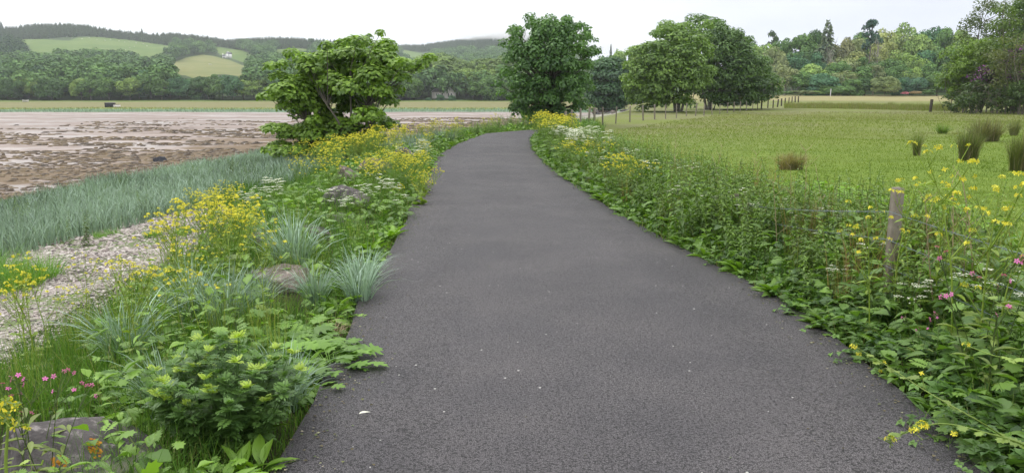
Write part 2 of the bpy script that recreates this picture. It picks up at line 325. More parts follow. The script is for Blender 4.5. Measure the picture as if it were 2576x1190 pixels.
def mud_mat():
    m, t, Nn, Ln = newmat('wet_sand'); c = Nn('ShaderNodeTexCoord'); vec = c.outputs['Object']; at = Nn('ShaderNodeAttribute'); at.attribute_name = 'tint'
    nA = noise(Nn, Ln, 1.0, 6, .62, vec, (0.10, 0.16, 1)); nB = noise(Nn, Ln, 1.0, 5, .7, vec, (0.55, 0.9, 1)); nC = noise(Nn, Ln, 1.0, 4, .6, vec, (0.012, 0.06, 1)); nD = noise(Nn, Ln, 6, 4, .7, vec)
    sand = mixc(Nn, Ln, ramp(Nn, Ln, nC, .35, .65), (0.182, 0.147, 0.124), (0.278, 0.232, 0.204))
    sand = mixc(Nn, Ln, ramp(Nn, Ln, nB, .3, .7), sand, (0.165, 0.122, 0.102))
    # weed cover falls off away from the near shore; tint carries the cover
    f = math2(Nn, Ln, 'ADD', math2(Nn, Ln, 'MULTIPLY', nA, .55), math2(Nn, Ln, 'MULTIPLY', nB, .45))
    f = math2(Nn, Ln, 'ADD', f, math2(Nn, Ln, 'MULTIPLY', at.outputs['Fac'], .5))
    wf = ramp(Nn, Ln, f, .69, .76)
    weed = mixc(Nn, Ln, nD, (0.055, 0.032, 0.012), (0.150, 0.095, 0.035))
    cc = mixc(Nn, Ln, wf, sand, weed)
    film = ramp(Nn, Ln, nA, .52, .40); ro = mixc(Nn, Ln, film, (.75, .75, .75), (.30, .30, .30)); ro = mixc(Nn, Ln, wf, ro, (.75, .75, .75))
    finish(t, Nn, Ln, cc, ro, 0.4, math2(Nn, Ln, 'ADD', math2(Nn, Ln, 'MULTIPLY', wf, .6), math2(Nn, Ln, 'MULTIPLY', nD, .5)), 0.5, 0.06); return m
def meadow_mat():
    m, t, Nn, Ln = newmat('salt_meadow'); c = Nn('ShaderNodeTexCoord'); s = Nn('ShaderNodeSeparateXYZ'); Ln(c.outputs['Object'], s.inputs[0])
    n1 = noise(Nn, Ln, 1.0, 4, .6, c.outputs['Object'], (.03, .12, 1)); n2 = noise(Nn, Ln, .6, 4, .7)
    g = mixc(Nn, Ln, ramp(Nn, Ln, n1, .35, .65), (0.180, 0.166, 0.080), (0.150, 0.158, 0.070)); g = mixc(Nn, Ln, ramp(Nn, Ln, n2, .3, .75), g, (0.15, 0.14, 0.062))
    yy = math2(Nn, Ln, 'ADD', s.outputs['Y'], math2(Nn, Ln, 'MULTIPLY', n1, 22))
    g = mixc(Nn, Ln, ramp(Nn, Ln, yy, 226, 210), g, (0.16, 0.20, 0.045)); g = mixc(Nn, Ln, ramp(Nn, Ln, yy, 205, 198), g, (0.12, 0.18, 0.12))
    g = mixc(Nn, Ln, ramp(Nn, Ln, yy, 312, 328), g, (0.10, 0.14, 0.035))
    finish(t, Nn, Ln, g, 0.95, 0.1, n2, 0.5, 0.2); return m
def hill_mat():
    m, t, Nn, Ln = newmat('hillside'); at = Nn('ShaderNodeAttribute'); at.attribute_name = 'tint'; n1 = noise(Nn, Ln, .02, 5, .6); n2 = noise(Nn, Ln, .12, 4, .7)
    wood = mixc(Nn, Ln, n2, (0.020, 0.035, 0.012), (0.045, 0.075, 0.022))
    past = mixc(Nn, Ln, ramp(Nn, Ln, n1, .35, .65), (0.078, 0.130, 0.030), (0.110, 0.158, 0.042)); past = mixc(Nn, Ln, ramp(Nn, Ln, n2, .50, .72), past, (0.10, 0.135, 0.03))
    hay = mixc(Nn, Ln, ramp(Nn, Ln, n1, .35, .65), (0.135, 0.150, 0.050), (0.172, 0.172, 0.066)); hay = mixc(Nn, Ln, ramp(Nn, Ln, n2, .5, .72), hay, (0.125, 0.145, 0.042))
    g = mixc(Nn, Ln, ramp(Nn, Ln, at.outputs['Fac'], .45, .55), mixc(Nn, Ln, ramp(Nn, Ln, at.outputs['Fac'], .1, .4), wood, past), hay)
    finish(t, Nn, Ln, g, 0.95, 0.1); return m

# ---- path
nP = 170; A = resample(Lpts, nP); B = resample(Rpts, nP)
def _fix(p, seed):                                   # ragged laid edge
    g = Wave(seed, 10, .8, 7, 1); return p + np.column_stack([g(np.arange(nP) * .3) * .034, 0 * p[:, 0]])
A = _fix(A, 11); B = _fix(B, 12)
ts = np.linspace(0, 1, 15); X = A[:, None, 0] * (1 - ts) + B[:, None, 0] * ts; Y = A[:, None, 1] * (1 - ts) + B[:, None, 1] * ts
Z = 0.025 + 0.02 * (1 - (2 * ts - 1) ** 2)[None] + 0 * X
dn = nrm(B - A)                                        # turn the slab's edge down into the soil
X = np.column_stack([X[:, :1] - dn[:, :1] * .05, X, X[:, -1:] + dn[:, :1] * .05]); Y = np.column_stack([Y[:, :1] - dn[:, 1:] * .05, Y, Y[:, -1:] + dn[:, 1:] * .05]); Z = np.column_stack([Z[:, :1] - .12, Z, Z[:, -1:] - .12])
path = sheet('path', X, Y, Z, asphalt_mat()); path['label'] = 'dark grey asphalt path curving away between the flowery verges'
# ---- field and verges: one sheet, dipping under the beach on its left edge and under the path
yr = np.concatenate([np.linspace(-8, 45, 180), np.geomspace(46, 262, 90)]); cs = np.concatenate([np.linspace(-6, 12, 90), np.geomspace(12.3, 420, 70)])
Yg = yr[:, None] + 0 * cs[None]; Xg = xB(Yg) + cs[None]; Zg = gz(Xg, Yg)
under = (Xg > xB(Yg) + .06) & (Xg < xR(Yg) - .06) & (Yg < 37); Zg = np.where(under, -0.05, Zg)
Zg -= sm(-cs[None], 4.6, 6) * 0.6
# below the bend the sheet keeps under the slab as well
near_bend = np.zeros_like(Zg, bool)
for a_, b_ in zip(A[::2], B[::2]):
    mid = (a_ + b_) / 2; near_bend |= (np.hypot(Xg - mid[0], Yg - mid[1]) < 1.9) & (Yg > 33)
Zg = np.where(near_bend, np.minimum(Zg, -0.045), Zg)
soil = np.maximum(sm(Xg - xR(Yg), 2.0, 1.2) * (Yg < 44), 0) * (1 - sm(Yg, 36, 44)); 
V, Q = grid(Xg, Yg, Zg); mb = MB(); mb.add(V, Q, None, soil.ravel()); ground = mb.build('ground', ground_mat(), smooth=True); ground['kind'] = 'structure'
# ---- beach
yr = np.concatenate([np.linspace(-8, 50, 110), np.geomspace(51, 200, 40)]); cs = np.linspace(-19, -2.6, 70)
Yg = yr[:, None] + 0 * cs[None]; Xg = xB(Yg) + cs[None]; Zg = gz(Xg, Yg) + 0.02 - sm(cs[None], -3.4, -2.6) * 0.5
beach = sheet('beach', Xg, Yg, Zg, beach_mat())
# ---- tidal flat
FLAT = -1.22
yr = np.concatenate([np.linspace(-30, 70, 120), np.geomspace(71, 380, 80)]); xr = np.concatenate([-np.geomspace(700, 60, 50), np.linspace(-59, 40, 110), np.geomspace(41, 160, 20)])
Yg = yr[:, None] + 0 * xr[None]; Xg = xr[None] + 0 * yr[:, None]; Zg = FLAT + W1(Xg, Yg) * 0.03 + W2(Xg, Yg) * 0.05
dsh = (xB(Yg) - Xg) - 11.3
cover = 0.50 - 0.30 * sm(dsh, 3, 28) - 0.18 * sm(dsh, 25, 70) + .10 * np.sin(Yg * .09 + 1) * sm(dsh, 30, 60) - .28 * sm(Yg, 90, 165)
V, Q = grid(Xg, Yg, Zg); mb = MB(); mb.add(V, Q, None, cover.ravel()); flat = mb.build('tidal_flat', mud_mat(), smooth=True); flat['kind'] = 'structure'
# ---- salt meadow on the far shore
def zmead(x, y): return -1.7 + 0.75 * sm(y + W2(x * .6, 0 * x) * 3.0 - np.clip(x, -200, 0) * -0.01, 171, 183) + np.interp(y, [170, 200, 250, 330, 360], [0, .35, .85, 2.2, 3.4]) + W2(x, y) * .06
yr = np.concatenate([np.linspace(160, 215, 70), np.linspace(218, 365, 40)]); xr = np.linspace(-420, 130, 190)
Yg = yr[:, None] + 0 * xr[None]; Xg = xr[None] + 0 * yr[:, None]
meadow = sheet('meadow', Xg, Yg, zmead(Xg, Yg), meadow_mat())
# ---- hills
SK = np.array([(-900, 70), (-300, 62), (0, 66), (55, 66), (97, 59), (177, 57), (235, 61), (276, 69), (331, 77), (400, 83), (442, 80), (525, 88), (574, 97), (635, 94), (711, 91), (752, 94), (862, 101), (930, 107), (1000, 108), (1056, 108), (1111, 100), (1166, 93), (1249, 82), (1400, 88), (1500, 150), (1900, 175), (2300, 150), (4200, 140)], float)
def vsky(u): return np.interp(u, SK[:, 0], SK[:, 1]) + 13
def y_0(u): return np.interp(u, [1300, 1420, 1640, 1900], [333, 320, 262, 222])
def y_c(u): return np.interp(u, [860, 1000, 1400, 1500], [1200, 1650, 1650, 480])
V0 = 253.5
def hill_e(u, y):
    t = np.clip((y - y_0(u)) / (y_c(u) - y_0(u)), 0, 1.0); e0 = np.interp(u, [1300, 1900], [elev(253.2), elev(242)]); return e0 + (elev(vsky(u)) - e0) * t ** 0.72
def zhill(x, y):
    u = 1288 + x / y * FOC * 1.016; yc = y_c(u); z = CAM_Z + hill_e(u, y) * np.minimum(y, yc)
    return z - 0.05 * np.maximum(y - yc, 0)
def hill_at(u, v):
    """forward distance at which the hillside shows at (u, v)"""
    e0 = np.interp(u, [1300, 1900], [elev(253.2), elev(242)]); t = np.clip((elev(v) - e0) / (elev(vsky(u)) - e0), 0.0001, 1) ** (1 / 0.72); y = y_0(u) + t * (y_c(u) - y_0(u)); return y
def pic(x, y, z):
    """picture position of a place (used to keep trees off the hill pastures)"""
    dz = z - CAM_Z; f = y * math.cos(PITCH) - dz * math.sin(PITCH); up = y * math.sin(PITCH) + dz * math.cos(PITCH); return 1288 + FOC * x / f, 595 - FOC * up / f
FIELDS = {
 'past': [[(p[0] / 3.622, p[1] / 3.622) for p in [(160, 362), (400, 360), (620, 374), (720, 345), (900, 341), (1200, 373), (1560, 425), (1500, 500), (1380, 540), (1250, 540), (1230, 480), (1120, 470), (1000, 480), (830, 470), (640, 480), (560, 470), (380, 500), (300, 500), (265, 420), (190, 385)]],
          [(540, 118), (608, 128), (640, 142), (612, 158), (552, 138)], [(1008, 125), (1080, 139), (1086, 148), (1040, 148), (1018, 138)], [(688, 126), (750, 122), (800, 128), (760, 136), (700, 136)]],
 'hay': [[(p[0] / 3.622, p[1] / 3.622) for p in [(1540, 590), (1700, 528), (1850, 500), (1960, 518), (2100, 555), (2280, 628), (2215, 700), (2060, 680), (1960, 680), (1890, 725), (1850, 748), (1800, 725), (1690, 690), (1590, 680)]]]}
def inside(poly, u, v):
    u = np.asarray(u, float); v = np.asarray(v, float); c = np.zeros(u.shape, bool); n = len(poly)
    for i in range(n):
        (x1, y1), (x2, y2) = poly[i], poly[i - 1]
        cr = ((y1 > v) != (y2 > v)) & (u < (x2 - x1) * (v - y1) / (y2 - y1 + 1e-9) + x1); c ^= cr
    return c
def in_field(u, v):
    r = np.zeros(np.shape(u), bool)
    for k in FIELDS:
        for p_ in FIELDS[k]: r |= inside(p_, u, v)
    return r
ur = np.concatenate([np.linspace(-1000, -50, 30), np.linspace(-40, 1500, 390), np.linspace(1520, 4200, 80)])
tr_ = np.concatenate([np.linspace(-.03, 1, 200), np.linspace(1.02, 1.5, 14)])
Ug = ur[None] + 0 * tr_[:, None]; Yg = y_0(Ug) + tr_[:, None] ** 1.0 * (y_c(Ug) - y_0(Ug)); Xg = (Ug - 1288) / FOC / 1.016 * Yg; Zg = zhill(Xg, Yg); Zg = np.where(tr_[:, None] < 0, Zg - 1.5, Zg)
uu, vv = pic(Xg, Yg, Zg); tint = np.zeros(Xg.shape)
for p_ in FIELDS['past']: tint[inside(p_, uu, vv)] = 0.42
for p_ in FIELDS['hay']: tint[inside(p_, uu, vv)] = 1
tint[tr_ > 1.02] = 0
V, Q = grid(Xg, Yg, Zg); mb = MB(); mb.add(V, Q, None, tint.ravel()); hills = mb.build('hills', hill_mat(), smooth=True); hills['kind'] = 'structure'
# ================================================================ trees
def crown(mb, lobes, dens, size, tm, rng, up=0.5, droop=0.35, lo=-0.45, jit=0.45, tmu=0.45, tsd=0.2, fill=0.25):
    lobes = np.asarray(lobes, float); rad = lobes[:, 3:6]; area = (rad[:, 0] * rad[:, 1] + rad[:, 0] * rad[:, 2] + rad[:, 1] * rad[:, 2])
    k = np.maximum(4, (dens * area).astype(int)); li = np.repeat(np.arange(len(lobes)), k); n = len(li)
    d = nrm(rng.normal(size=(n * 2, 3))); d = d[d[:, 2] > lo][:n]
    while len(d) < n: d = np.concatenate([d, d])[:n]
    r = np.where(rng.random(n) < fill, rng.uniform(.35, .85, n), rng.uniform(.82, 1.08, n))
    pos = lobes[li, :3] + d * r[:, None] * rad[li]
    nr = nrm(d / rad[li] * rad[li].mean(1, keepdims=True) + np.array([0, 0, up]) + rng.normal(size=(n, 3)) * jit)
    t = rng.normal(size=(n, 3)) + d * 0.9 + np.array([0, 0, -droop]); t -= (t * nr).sum(1, keepdims=True) * nr
    lt = rng.normal(0, .10, len(lobes))
    scat(mb, tm, pos, basis(nrm(t), nr), size * rng.uniform(.65, 1.25, n), np.clip(rng.normal(tmu, tsd, n) + lt[li], 0, 1))
def limb(mb, a, b, r0, r1, rng, sag=0.15, n=6, sides=5, tint=.4):
    a = np.array(a, float); b = np.array(b, float); t = np.linspace(0, 1, n)[:, None]; ln = np.linalg.norm(b - a)
    m = (a + b) / 2 + rng.normal(size=3) * ln * .07 + np.array([0, 0, ln * sag])
    tube(mb, (1 - t) ** 2 * a + 2 * t * (1 - t) * m + t * t * b, r0, r1, sides, tint)
def lobes_ellipsoid(rng, n, c, rad, r, shell=.55, flat=.8, low=-.55):
    d = nrm(rng.normal(size=(n * 4, 3))); d = d[d[:, 2] > low][:n]; q = rng.uniform(shell, 1, n) ** .7
    s = rng.uniform(.7, 1.3, n) * r
    return np.column_stack([np.array(c) + d * q[:, None] * np.array(rad), s, s, s * flat])
def tree_mesh(seed, H=10.0, Wd=8.0, style='round', leaf=.5, dens=26, tm=CARD, nl=26):
    """a trunk mesh and a crown mesh about the origin"""
    g = np.random.default_rng(seed); T = MB(); C_ = MB(); tr = H * .022
    if style == 'conifer':
        tube(T, [(0, 0, 0), (.05, .03, H * .5), (0, 0, H * .98)], tr, .03, 6, .3)
        nt_ = int(H * 3.2)
        for i in range(nt_):
            f = i / nt_; z = H * (.10 + .90 * f); rr = Wd * .5 * (1 - f) ** .75 * g.uniform(.8, 1.15) + .12; m = int(14 + 44 * (1 - f)); az = g.uniform(0, 6.28, m); q = g.uniform(.45, 1, m)
            pos = np.column_stack([np.cos(az) * rr * q * .6, np.sin(az) * rr * q * .6, z + g.uniform(-.25, .25, m) - rr * .10]); ax = np.column_stack([np.cos(az), np.sin(az), g.uniform(-.55, -.05, m)])
            scat(C_, tm, pos, basis(ax, np.array([[0, 0, 1.0]]) + g.normal(size=(m, 3)) * .35), np.column_stack([np.full(m, leaf * 1.0), rr * .55 * g.uniform(.7, 1.2, m) + .15, np.full(m, leaf)]), np.clip(g.normal(.4, .2, m), 0, 1))
        return T, C_
    if style == 'pine':
        tube(T, [(0, 0, 0), (.15, .1, H * .5), (-.1, .1, H * .93)], tr, tr * .3, 6, .5)
        lb = []
        for i in range(nl // 2):
            z = H * g.uniform(.55, .98); a = g.uniform(0, 6.28); q = Wd * .42 * g.uniform(.3, 1) * (1.15 - (z / H - .55)); p_ = (math.cos(a) * q, math.sin(a) * q, z); lb.append((*p_, Wd * .15, Wd * .15, Wd * .085)); limb(T, (0, 0, z - q * .4), p_, tr * .4, tr * .15, g)
        crown(C_, lb, dens * 1.3, leaf, tm, g, up=.7, droop=0, jit=.6); return T, C_
    if style == 'dead':
        tube(T, [(0, 0, 0), (.2, .1, H * .4), (0, .2, H * .95)], tr, tr * .2, 6, .8)
        for i in range(16):
            z = H * g.uniform(.3, .9); a = g.uniform(0, 6.28); q = Wd * .4 * g.uniform(.4, 1); e = (math.cos(a) * q, math.sin(a) * q, z + q * g.uniform(.5, 1.3)); limb(T, (0, 0, z), e, tr * .45, tr * .1, g, -.1, tint=.8)
            for k in range(3): limb(T, np.array(e) * .7 + np.array([0, 0, z * .3]), np.array(e) + g.normal(size=3) * q * .4 + np.array([0, 0, .4]), tr * .2, tr * .06, g, 0, 4, 4, .8)
        lb = lobes_ellipsoid(g, 10, (0, 0, H * .45), (Wd * .4, Wd * .4, H * .28), Wd * .11); crown(C_, lb, dens * .6, leaf, tm, g); return T, C_
    hz = {'round': .56, 'tall': .58, 'bush': .45, 'sparse': .6}[style]; vr = {'round': .42, 'tall': .42, 'bush': .52, 'sparse': .40}[style]
    lb = lobes_ellipsoid(g, nl, (0, 0, H * hz), (Wd * .38, Wd * .38, H * (vr - .07)), Wd * .15, low=-.9 if style == 'bush' else -.6, shell=.75)
    lb = np.concatenate([lb, lobes_ellipsoid(g, nl // 2, (0, 0, H * hz * .82), (Wd * .40, Wd * .40, H * .28), Wd * .14, low=-.9)])
    th = H * (.62 if style != 'bush' else .3); tube(T, [(0, 0, -.3), (g.normal() * .1, g.normal() * .1, th * .5), (g.normal() * .2, g.normal() * .2, th)], tr, tr * .45, 6, .45)
    for q in lb[::2]: limb(T, (0, 0, min(th * .8, q[2] * .6)), q[:3], tr * .4, tr * .1, g, .05)
    crown(C_, lb, dens * (.6 if style == 'sparse' else 1.25), leaf, tm, g, up=.3, jit=.3, fill=.08, lo=-.6, tsd=.16); return T, C_
PROTO = {}
def proto(key, **kw):
    if key not in PROTO:
        T, C_ = tree_mesh(**kw); a = T.mesh('trunk'); a.materials.append(kw.get('bark_m') or (PALEBARK if kw.get('style') in ('dead', 'sparse') else BARK)); b = C_.mesh('crown'); b.materials.append(FARLEAF); PROTO[key] = (a, b)
    return PROTO[key]
def put_tree(name, key, loc, sx, sz, rz, label, group, color, cat='tree'):
    a, b = PROTO[key]; r = empty(name, loc); r.rotation_euler = (0, 0, rz); r.scale = (sx, sx, sz); tag(r, label, cat, group)
    for nm, me in (('trunk', a), ('crown', b)):
        o = bpy.data.objects.new(nm, me); col.objects.link(o); o.parent = r
        if nm == 'crown': o.color = (*color, 1)
    return r
for i in range(7): proto(f'round{i}', seed=40 + i, style='round', H=10, Wd=9.0, nl=24 + i, leaf=.55, dens=26)
for i in range(3): proto(f'tall{i}', seed=50 + i, style='tall', H=10, Wd=6, nl=26, leaf=.45, dens=34)
for i in range(2): proto(f'bush{i}', seed=60 + i, style='bush', H=10, Wd=11, nl=30, leaf=.6, dens=26)
for i in range(3): proto(f'sparse{i}', seed=70 + i, style='sparse', H=10, Wd=6.5, nl=24, leaf=.40, dens=34)
for i in range(2): proto(f'conifer{i}', seed=80 + i, style='conifer', H=10, Wd=6.0, leaf=.6)
for i in range(2): proto(f'pine{i}', seed=85 + i, style='pine', H=10, Wd=5.5, nl=28, leaf=.42, dens=50)
for i in range(2): proto(f'dead{i}', seed=90 + i, style='dead', H=10, Wd=5.5, leaf=.4, dens=30)
G_DK = (0.028, 0.060, 0.024); G_MD = (0.048, 0.095, 0.032); G_LT = (0.088, 0.142, 0.044); G_YL = (0.130, 0.158, 0.062); G_TL = (0.034, 0.080, 0.044); G_BR = (0.075, 0.085, 0.046); G_GR = (0.085, 0.110, 0.055); G_CO = (0.026, 0.046, 0.022)
rng = np.random.default_rng(7)
def top_h(u, v, d, zb): return P(u, v, d=d)[2] - zb

# ---- sycamore on the left bank
D = 26.5; g = np.random.default_rng(3)
SY = [(420, 1185, 150, 45), (260, 1170, 90, 32), (620, 1150, 150, 60), (820, 1180, 190, 70), (1030, 1150, 150, 60), (760, 1110, 130, 60), (520, 860, 90, 60), (420, 760, 110, 40), (620, 800, 110, 60), (560, 740, 100, 55), (360, 620, 140, 50), (560, 520, 130, 60), (420, 560, 90, 50), (620, 700, 130, 70), (540, 660, 100, 60), (820, 700, 120, 80), (800, 560, 140, 80), (600, 430, 110, 55), (360, 400, 60, 36), (560, 1000, 120, 60), (760, 980, 120, 70), (1400, 640, 60, 50), (1450, 520, 70, 45), (1540, 400, 80, 40), (1100, 420, 150, 70), (870, 1130, 160, 50), (640, 900, 60, 40), (1240, 108, 34, 20), (1130, 150, 40, 22), (1030, 195, 130, 50), (890, 215, 50, 40), (1290, 235, 110, 60), (760, 230, 60, 35), (430, 300, 72, 45), (560, 350, 100, 50), (760, 330, 130, 60), (1000, 310, 170, 65), (1250, 340, 150, 70), (1430, 400, 110, 50), (1690, 335, 60, 34), (1620, 385, 70, 40), (1520, 440, 90, 45), (250, 415, 66, 34), (310, 510, 80, 45), (480, 590, 120, 60), (690, 470, 160, 75), (930, 460, 190, 85), (1180, 500, 170, 80), (1330, 470, 110, 60), (240, 690, 110, 38), (430, 680, 130, 45), (680, 600, 150, 75), (960, 620, 170, 85), (1230, 640, 130, 75), (1310, 730, 90, 70), (700, 790, 70, 60), (830, 880, 90, 65), (1050, 770, 160, 85), (1120, 870, 150, 75), (700, 930, 110, 60), (300, 985, 150, 45), (440, 1030, 110, 45), (660, 1040, 160, 60), (930, 980, 150, 80), (1180, 950, 130, 70), (1330, 935, 80, 32), (330, 1120, 100, 28), (900, 1080, 200, 60), (1120, 1060, 160, 60)]
lobes = []
for (px, py, a_, b_) in SY:
    u = 614 + px / 3.622; v = 51.7 + py / 3.622; edge = abs(px - 930) / 800; d = D + g.uniform(-1.3, 1.3) * (1 - .5 * edge); k = d / FOC / 3.622
    c = P(u, v, d=d); lobes.append((*c, a_ * k, max(a_ * k * .85, .35), b_ * k * 1.05))
    if a_ > 100: c2 = P(u + g.uniform(-15, 15), v + g.uniform(-4, 8), d=D + g.uniform(.4, 1.7)); lobes.append((*c2, a_ * k, a_ * k, b_ * k * 1.0))
fill_ = g.integers(0, len(lobes), 60)
for i in fill_:
    q = lobes[i]; j = g.integers(0, len(lobes)); w2 = lobes[j]
    if abs(q[2] - w2[2]) < 1.4 and abs(q[0] - w2[0]) < 2.4: f = g.uniform(.35, .65); lobes.append(tuple(np.array(q[:3]) * f + np.array(w2[:3]) * (1 - f)) + (q[3] * .8, q[4] * .8, q[5] * .9))
lobes = np.array(lobes); syc = empty('sycamore_tree'); bx_, by_ = P(872, 372, d=D)[:2]; bz = float(gz(bx_, by_)); syc.location = (bx_, by_, bz)
tag(syc, 'spreading young sycamore with layered light green boughs on the shore side of the path', 'tree')
lobes[:, :3] -= np.array([bx_, by_, bz])
Tm = MB(); forks = []
tube(Tm, [(0, 0, -.3), (.05, 0, .35), (.1, .05, .8)], .13, .10, 7, .6)
for e in [(-1.3, 0, 1.5), (-.5, -.4, 2.0), (.15, .1, 2.5), (.7, .3, 2.0), (.9, -.4, 1.3), (-1.0, .4, .75)]:
    limb(Tm, (.08, .03, .55), e, .055, .03, g, .1, 8, 6, .6); forks.append(e)
forks = np.array(forks)
for q in lobes:
    f = forks[np.argmin(np.linalg.norm(forks - q[:3] * np.array([.6, .6, .6]), axis=1))]; limb(Tm, f, q[:3] + np.array([0, 0, -.05]), .022, .008, g, -.05, 7, 5, .5)
limb(Tm, forks[3], lobes[0][:3], .03, .008, g, -.05, 7, 4, .2)
Tm.build('trunk', BARK, syc, True)
Cm = MB(); crown(Cm, lobes, 420, .142, MAPLE, g, up=.9, droop=.6, lo=-.5, jit=.42, tmu=.38, tsd=.2, fill=.12)
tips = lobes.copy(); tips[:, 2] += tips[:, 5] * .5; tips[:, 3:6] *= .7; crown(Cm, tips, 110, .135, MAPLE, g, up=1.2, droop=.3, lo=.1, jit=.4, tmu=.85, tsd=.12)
c = Cm.build('crown', LEAF, syc); c.color = (0.080, 0.148, 0.025, 1)

# ---- the round tree beyond the bend
D = 48.0; g = np.random.default_rng(5); L3 = []
def c3(px, py): return 1228.5 + px / 3.2865, py / 3.2865
CT = [(500, 190, 90), (370, 200, 80), (660, 215, 75), (750, 220, 50), (240, 265, 80), (560, 260, 110), (420, 300, 110), (680, 310, 100), (800, 300, 65), (150, 340, 60), (230, 400, 100), (880, 350, 48), (860, 430, 70), (760, 400, 110), (560, 400, 130), (380, 420, 120), (180, 470, 75), (300, 540, 115), (480, 540, 130), (660, 540, 130), (810, 530, 90), (150, 600, 80), (90, 680, 55), (120, 760, 60), (200, 800, 70), (260, 680, 110), (430, 680, 130), (620, 680, 130), (780, 650, 90), (840, 720, 55), (330, 800, 110), (500, 810, 130), (680, 800, 110), (740, 880, 70), (830, 880, 50), (280, 900, 70), (420, 920, 100), (580, 900, 100), (350, 960, 60), (240, 940, 40), (470, 980, 90), (600, 970, 70)]
for (px, py, r_) in CT + [(a + g.uniform(-70, 70), b + g.uniform(-60, 60), c_ * g.uniform(.7, 1)) for a, b, c_ in CT if abs(a - 500) < 300]:
    r_ *= .72
    k = D / FOC / 3.2865; q = math.sqrt(max(0.05, 1 - ((px - 500) / 430) ** 2 - ((py - 560) / 480) ** 2)); w_ = 3.0 * q
    for dd in ([-w_, -w_ * .2, w_ * .8] if q > .4 else [g.uniform(-.8, .8)]):
        u, v = c3(px + g.uniform(-25, 25) * (dd > -.5), py + g.uniform(-20, 20) * (dd > -.5)); p_ = P(u, v, d=D + dd); s3 = g.uniform(.75, 1.15); L3.append((*p_, r_ * k * s3, r_ * k * s3, r_ * k * .8 * s3))
L3 = np.array(L3); bx_, by_ = P(1385, 300, d=D)[:2]; bz = float(gz(bx_, by_)); ct = empty('broadleaf_tree', (bx_, by_, bz)); L3[:, :3] -= (bx_, by_, bz)
tag(ct, 'round dark green broadleaf tree standing at the bend of the path', 'tree')
Tm = MB(); tube(Tm, [(0, 0, -.4), (.05, 0, 1.2), (0, .05, 2.6)], .24, .17, 8, .3)
for q in L3[::2]: limb(Tm, (0, 0, min(2.3, max(.8, q[2] * .5))), q[:3], .07, .02, g, .05)
Tm.build('trunk', BARK, ct, True); Cm = MB(); crown(Cm, L3, 210, .215, RHOMB, g, up=.5, droop=.5, jit=.36, fill=.15, lo=-.6)
c = Cm.build('crown', LEAF, ct); c.color = (0.050, 0.114, 0.040, 1)

# ---- pair of big trees in the field
def field_tree(name, D, specs, base_u, color, label, seed, stems, dens, leaf, depth=4.5):
    g = np.random.default_rng(seed); L_ = []; us = [s[0] for s in specs]; cx, cw = (min(us) + max(us)) / 2, (max(us) - min(us)) / 2 + 1; vs_ = [s[1] for s in specs]; cy, ch = (min(vs_) + max(vs_)) / 2, (max(vs_) - min(vs_)) / 2 + 1
    for (px, py, r_) in list(specs) + [(a + g.uniform(-60, 60), b + g.uniform(-45, 45), c_ * g.uniform(.7, 1)) for a, b, c_ in specs if c_ > 75]:
        r_ *= .76
        k = D / FOC / 3.2865; q = math.sqrt(max(.04, 1 - .8 * ((px - cx) / cw) ** 2 - .7 * ((py - cy) / ch) ** 2))
        for dd in ([-depth * q, -depth * .1, depth * q * .8] if q > .45 else [g.uniform(-1, 1)]):
            u, v = c3(px + g.uniform(-30, 30) * (dd > -depth * .3), py + g.uniform(-20, 20) * (dd > -depth * .3)); p_ = P(u, v, d=D + dd); L_.append((*p_, r_ * k * 1.05, r_ * k, r_ * k * .62))
    L_ = np.array(L_); bx_ = (base_u - 1288) / FOC * D * 1.02; bz = float(gz(bx_, D)); o = empty(name, (bx_, D, bz)); L_[:, :3] -= (bx_, D, bz); tag(o, label, 'tree')
    Tm = MB(); zz = L_[:, 2].max()
    for (dx, dy, tx, r_) in stems:
        tube(Tm, [(dx * .5, dy * .5, -.4), (dx, dy, 1.2), (dx * 1.8 + tx, dy * 2, zz * .38), (dx * 2.4 + tx * 2, dy * 2, zz * .6)], r_, r_ * .45, 7, .75)
    for q in L_[::2]:
        s_ = stems[g.integers(len(stems))]; limb(Tm, (s_[0] * 1.8 + s_[2], s_[1] * 2, zz * .36), q[:3], .11, .03, g, .05, tint=.6)
    Tm.build('trunk', BARK, o, True); Cm = MB(); crown(Cm, L_, dens * 1.3, leaf, RHOMB, g, up=.7, droop=.45, jit=.33, fill=.15, lo=-.6); c = Cm.build('crown', LEAF, o); c.color = (*color, 1); return o
F1 = [(1180, 800, 70), (1230, 850, 70), (1400, 830, 90), (1480, 760, 80), (1560, 820, 60), (1660, 830, 60), (1480, 240, 90), (1600, 230, 80), (1720, 250, 80), (1400, 280, 60), (1560, 310, 120), (1720, 340, 110), (1330, 380, 70), (1440, 390, 110), (1600, 420, 130), (1780, 400, 90), (1230, 440, 90), (1360, 490, 120), (1520, 520, 130), (1700, 500, 120), (1830, 460, 70), (1190, 540, 80), (1280, 590, 120), (1440, 620, 130), (1640, 600, 130), (1790, 590, 80), (1150, 640, 70), (1230, 690, 110), (1380, 720, 120), (1560, 700, 110), (1700, 690, 110), (1800, 660, 60), (1190, 760, 80), (1300, 800, 100), (1420, 790, 70), (1620, 780, 60), (1200, 830, 60), (1250, 880, 60), (1330, 880, 60)]
